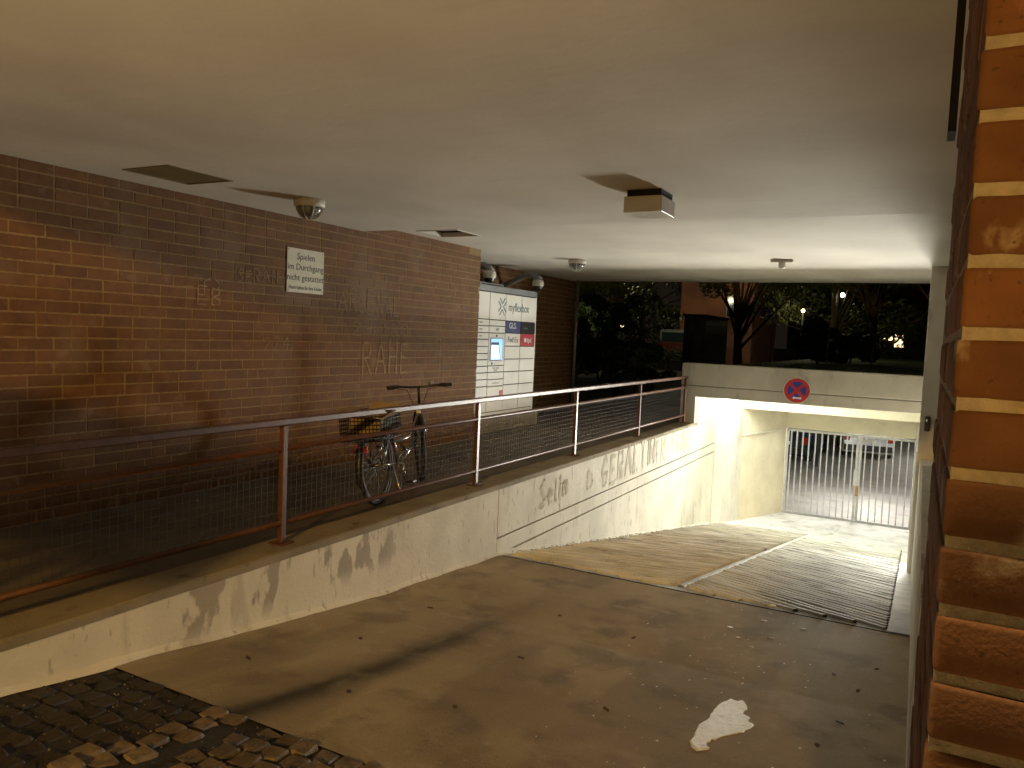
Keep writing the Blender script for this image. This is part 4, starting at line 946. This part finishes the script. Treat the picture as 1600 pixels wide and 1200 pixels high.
def leaves(b, c, rx, ry, rz_, n, s):
    for i in range(n):
        while True:
            p = Vector((random.uniform(-1, 1), random.uniform(-1, 1), random.uniform(-1, 1)))
            if p.length < 1: break
        p = Vector((c[0]+p.x*rx, c[1]+p.y*ry, c[2]+p.z*rz_))
        u = Vector((random.gauss(0, 1), random.gauss(0, 1), random.gauss(0, 1))).normalized(); w = u.orthogonal().normalized(); s_ = s*random.uniform(.6, 1.4)
        b.add([p-u*s_, p+w*s_*.45, p+u*s_, p-w*s_*.45], [(0, 1, 2, 3)])
def tree(label, x, y, z, h, r, seed, m='leaf', n=26, per=110, s=.085, th=.14, low=.35, name='tree', group='trees beyond the passage', cat='tree'):
    random.seed(seed); t = thing(name, label, cat, (x, y, z), group=group)
    b = MB(); top = Vector((random.uniform(-.3, .3), random.uniform(-.3, .3), h*.8))
    b.tube([(0, 0, -.05), (top.x*.2, top.y*.2, h*.25), (top.x*.5, top.y*.5, h*.5), top], [th, th*.8, th*.55, th*.15], 9)
    cl_ = []
    for i in range(n):
        a = random.uniform(0, 6.28); q = random.uniform(low, 1.0); rr = r*math.sqrt(random.random())*(1.0 if q < .7 else .7)
        cl_.append(Vector((rr*math.cos(a), rr*math.sin(a), h*q)))
    for c in cl_[:max(8, n//2)]:
        k = random.uniform(.22, .5); base = Vector((top.x*k, top.y*k, h*k*.8)); b.tube([base, base.lerp(c, .5)+Vector((0, 0, .15)), c], [th*.35, th*.2, th*.06], 6)
    b.build('trunk', 'bark', t, True)
    b = MB()
    for c in cl_: q = random.uniform(.25, .5)*r*.55; leaves(b, c, q, q, q*.75, per, s)
    b.build('crown', m, t, fix=False); return t
tree('dark leafy tree overhanging the pink building', -5.6, 27.0, 0, 6.2, 3.2, 31, 'leaf', 34, 150, .09, .17, .52)
tree('slender tree with spreading bare limbs lit from behind', -11.6, 31, 0, 6.0, 2.4, 32, 'leaf2', 22, 70, .08, .13, .38)
tree('bushy tree left of the pink building', -13.5, 26, 0, 6.5, 3.0, 33, 'leaf', 34, 150, .10, .16, .22)
tree('tree above the lawn right of the dark trunk', -1.6, 30, .96, 5.2, 2.6, 34, 'leaf2', 30, 130, .09, .14, .50)
tree('dark tree at the right of the lawn before the lit windows', .5, 27, .96, 6, 2.7, 35, 'leaf', 30, 130, .10, .15, .45)
for k, (x, y, h, r_) in enumerate(((-20, 30, 8, 3.6), (-17.5, 36, 9, 4.2), (-23, 38, 10, 5), (-15.5, 46, 10, 4.6), (-6.2, 47, 10, 4.0), (-5.4, 53, 10, 3.4), (1.8, 42, 9, 3.6), (4.0, 34, 8, 3.4), (-28, 44, 11, 5.5))):
    tree(('dense dark tree far left beyond the downpipe', 'tall dense tree left of the van', 'tall dark tree at the back left', 'dense tree directly left of the pink building', 'dense tree directly right of the pink building', 'tall dense tree in front of the dark far building', 'dense dark tree right of the lit windows', 'dark tree nearest the pale pier', 'tallest dark tree far to the left')[k], x, y, .9 if x > -3.5 and y < 59 else 0, h, r_, 70+k, 'leaf', 44, 110, .17, .2, .12)
for k, (x0_, x1_, y, h, lb) in enumerate(((-14.5, -8.5, 36.3, 1.0, 'clipped dark hedge in front of the parked van'), (-26, -15, 27, 1.7, 'long dark hedge at the far left'), (-3.6, 4, 45, 1.7, 'dark hedge at the back of the lawn'))):
    random.seed(90+k); t = thing('hedge', lb, 'hedge', ((x0_+x1_)/2, y, 0), group='hedges beyond the passage'); b = MB(); zb = .95 if y > 40 else 0
    for i in range(int((x1_-x0_)*7)):
        c = (random.uniform(x0_, x1_), y+random.uniform(-.4, .4), zb+random.uniform(.1, .93)*(h-zb)); leaves(b, c, .34, .34, .30, 60, .07)
    o = b.build('foliage', 'leaf', None, fix=False); o.parent = t; o.matrix_parent_inverse = Matrix.Translation(-Vector(t.location))
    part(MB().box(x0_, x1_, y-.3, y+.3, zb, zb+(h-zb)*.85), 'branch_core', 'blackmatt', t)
tree('far leafy tree behind the lawn between two trees', -3.9, 40, 0, 7, 3.4, 36, 'leaf2', 32, 120, .11, .17, .25)
for i, (x, y, h, r_, lb) in enumerate(((-7.6, 16.4, 1.5, .75, 'dense dark shrub beside the end of the railing'), (-6.0, 17.5, 1.3, .8, 'low dark shrub right of the wooden stakes'), (-9.4, 18.4, 2.6, 1.2, 'tall dark shrub behind the zinc downpipe'), (-8.2, 21, 2.4, 1.3, 'rounded dark shrub behind the wooden stakes'), (-9.8, 24.5, 3.2, 1.7, 'big dark shrub in front of the parked van'), (-2.6, 23, 1.2, .9, 'low shrub on the lawn right of the slate shaft'), (-2.0, 26, .9, .8, 'low shrub on the lawn below the lit windows'))):
    tree(lb, x, y, .96 if x > -3.5 else 0, h, r_, 50+i, 'leaf', 26, 230, .055, .03, .10, 'shrub', 'shrubs beyond the passage', 'shrub')
for i, (x, y, h, tl, lb) in enumerate(((-6.83, 18, .85, .0, 'upright wooden stake behind the railing'), (-8.0, 17.6, .95, .04, 'leaning wooden stake close to the zinc downpipe'), (-6.0, 18.2, .8, -.02, 'short wooden stake near the portal'), (-2.2, 21.5, 1.75, .02, 'thin stake standing on the lawn'), (-1.15, 21.5, 1.75, .10, 'leaning thin stake standing on the lawn'))):
    zz = .96 if x > -3.5 else 0
    tag(MB().tube([(x, y, zz-.05), (x+tl*.5, y, zz+h*.5), (x+tl*2, y, h)], .022 if zz else .03, 8).build('wooden_stake', 'stake'), lb, 'stake', 'wooden stakes in the planting')
# slate-clad shaft
sh = thing('ventilation_shaft', 'black tiled ventilation shaft standing behind the portal', 'ventilation shaft', (-5.4, 21, 0))
part(MB().box(-5.62, -5.08, 20.03, 22.6, 0, 2.10), 'core', 'blackmatt', sh); part(MB().cbox(-5.67, -5.03, 19.98, 22.68, 2.101, 2.16, .01), 'cap', 'blackmatt', sh)
random.seed(6)
for k in range(9):
    z0_ = .02+k*.231
    for j in range(2): part(MB().cbox(-5.62+j*.275, -5.62+j*.275+.262, 20.005, 20.029, z0_, z0_+.22, .003), 'tile', 'slate', sh)
    for j in range(7): part(MB().cbox(-5.079, -5.055, 20.03+j*.368, 20.03+j*.368+.355, z0_, z0_+.22, .003), 'tile', 'slate', sh)
# pink building
bd = thing('building', 'pink rendered house front behind the dark leafy tree', 'building', (-11, 45, 0))
part(MB().box(-12.9, -8.7, 45, 53, -.1, 9), 'wall', 'pink', bd); part(MB().prism([(-13.2, 9), (-8.4, 9), (-10.8, 11.5)], 'y', 44.7, 53.3), 'roof', 'bark', bd)
for z in (2.9, 5.6):
    for x in (-10.2,):
        w = part(MB().box(x, x+.9, 44.95, 44.999, z, z+1.3), 'window_frame', 'white', bd); part(MB().box(x+.06, x+.84, 44.93, 44.949, z+.06, z+1.24), 'window_pane', 'carglass', bd)
# far building with lit arched windows
fb = thing('building', 'dark far building with two lit arched windows', 'building', (-1, 60, 0))
part(MB().box(-9, 8, 60, 68, -.1, 10), 'wall', 'bark', fb)
for i, x in enumerate((-2.50, -1.80, -.55, .35)):
    P = [(x, 1.62 if i == 1 else 2.1), (x+.56, 1.62 if i == 1 else 2.1)]+[(x+.28+.28*math.cos(a), 2.42+.26*math.sin(a)) for a in [k*math.pi/8 for k in range(9)]]
    w = part(MB().prism(P, 'y', 59.96, 59.995), 'window', 'window' if i < 2 else 'carglass', fb)
    part(MB().box(x+.26, x+.30, 59.93, 59.958, 1.64 if i == 1 else 2.12, 2.66), 'mullion', 'blackmatt', fb)
# van seen beyond the shrubs
vn = thing('parked_van', 'white van with a red stripe parked beside the pink building', 'van', (-11.3, 38, 0))
part(MB().cbox(-12.0, -10.2, 38, 42.5, .35, 1.32, .05), 'lower_body', 'vanred', vn); part(MB().cbox(-11.95, -10.25, 38.05, 42.2, 1.325, 2.0, .10), 'upper_body', 'carwhite', vn)
part(MB().box(-11.8, -10.4, 38.03, 38.045, 1.42, 1.85), 'rear_window', 'carglass', vn)
for x in (-11.9, -10.42): part(MB().cbox(x-.02, x+.14, 37.97, 38.03, .8, 1.25, .01), 'tail_light', 'redlens', vn)
for x in (-11.9, -10.3):
    for y in (38.8, 41.7): part(MB().lathe([(0, -.1), (.33, -.1), (.34, .1), (0, .1)], (x, y, .34), 18, 'x'), 'wheel', 'rubber', vn)
# park lamps
def park_lamp(x, y, z0_, h, r_, m, label, power, colr):
    t = thing('street_lamp', label, 'street lamp', (x, y, z0_), group='small lamps glowing in the dark beyond')
    part(MB().tube([(x, y, z0_-.05), (x, y, z0_+h-r_)], [.05, .035], 8), 'post', 'blackmatt', t)
    pr = [(r_*math.sin(a), z0_+h-r_*math.cos(a)) for a in [k*math.pi/8 for k in range(9)]]
    part(MB().lathe(pr, (x, y, 0), 12), 'globe', m, t, True)
    if power: lamp('street_lamp_glow', 'POINT', (x, y-.3, z0_+h+.1), power, colr, shadow_soft_size=.15)
park_lamp(-3.64, 40.5, 0, 4.0, .10, 'globe', 'tiny bright white lamp above the lawn', 0, None)
park_lamp(-14.69, 40, 0, 2.09, .08, 'dimglobe', 'tiny orange lamp low among the dark shrubs', 0, None)
park_lamp(-12.6, 33.5, 0, 4.4, .12, 'globe', 'lamp behind the slender tree with spreading limbs', 120, (1.0, .93, .55))
park_lamp(-7.0, 41.5, 0, 5.4, .12, 'dimglobe', 'lamp beside the pink building hidden in the tree crown', 60, (1.0, .76, .58))
park_lamp(-4.8, 36, 0, 3.0, .08, 'dimglobe', 'dim lamp behind the lawn trees', 60, (1.0, .85, .45))
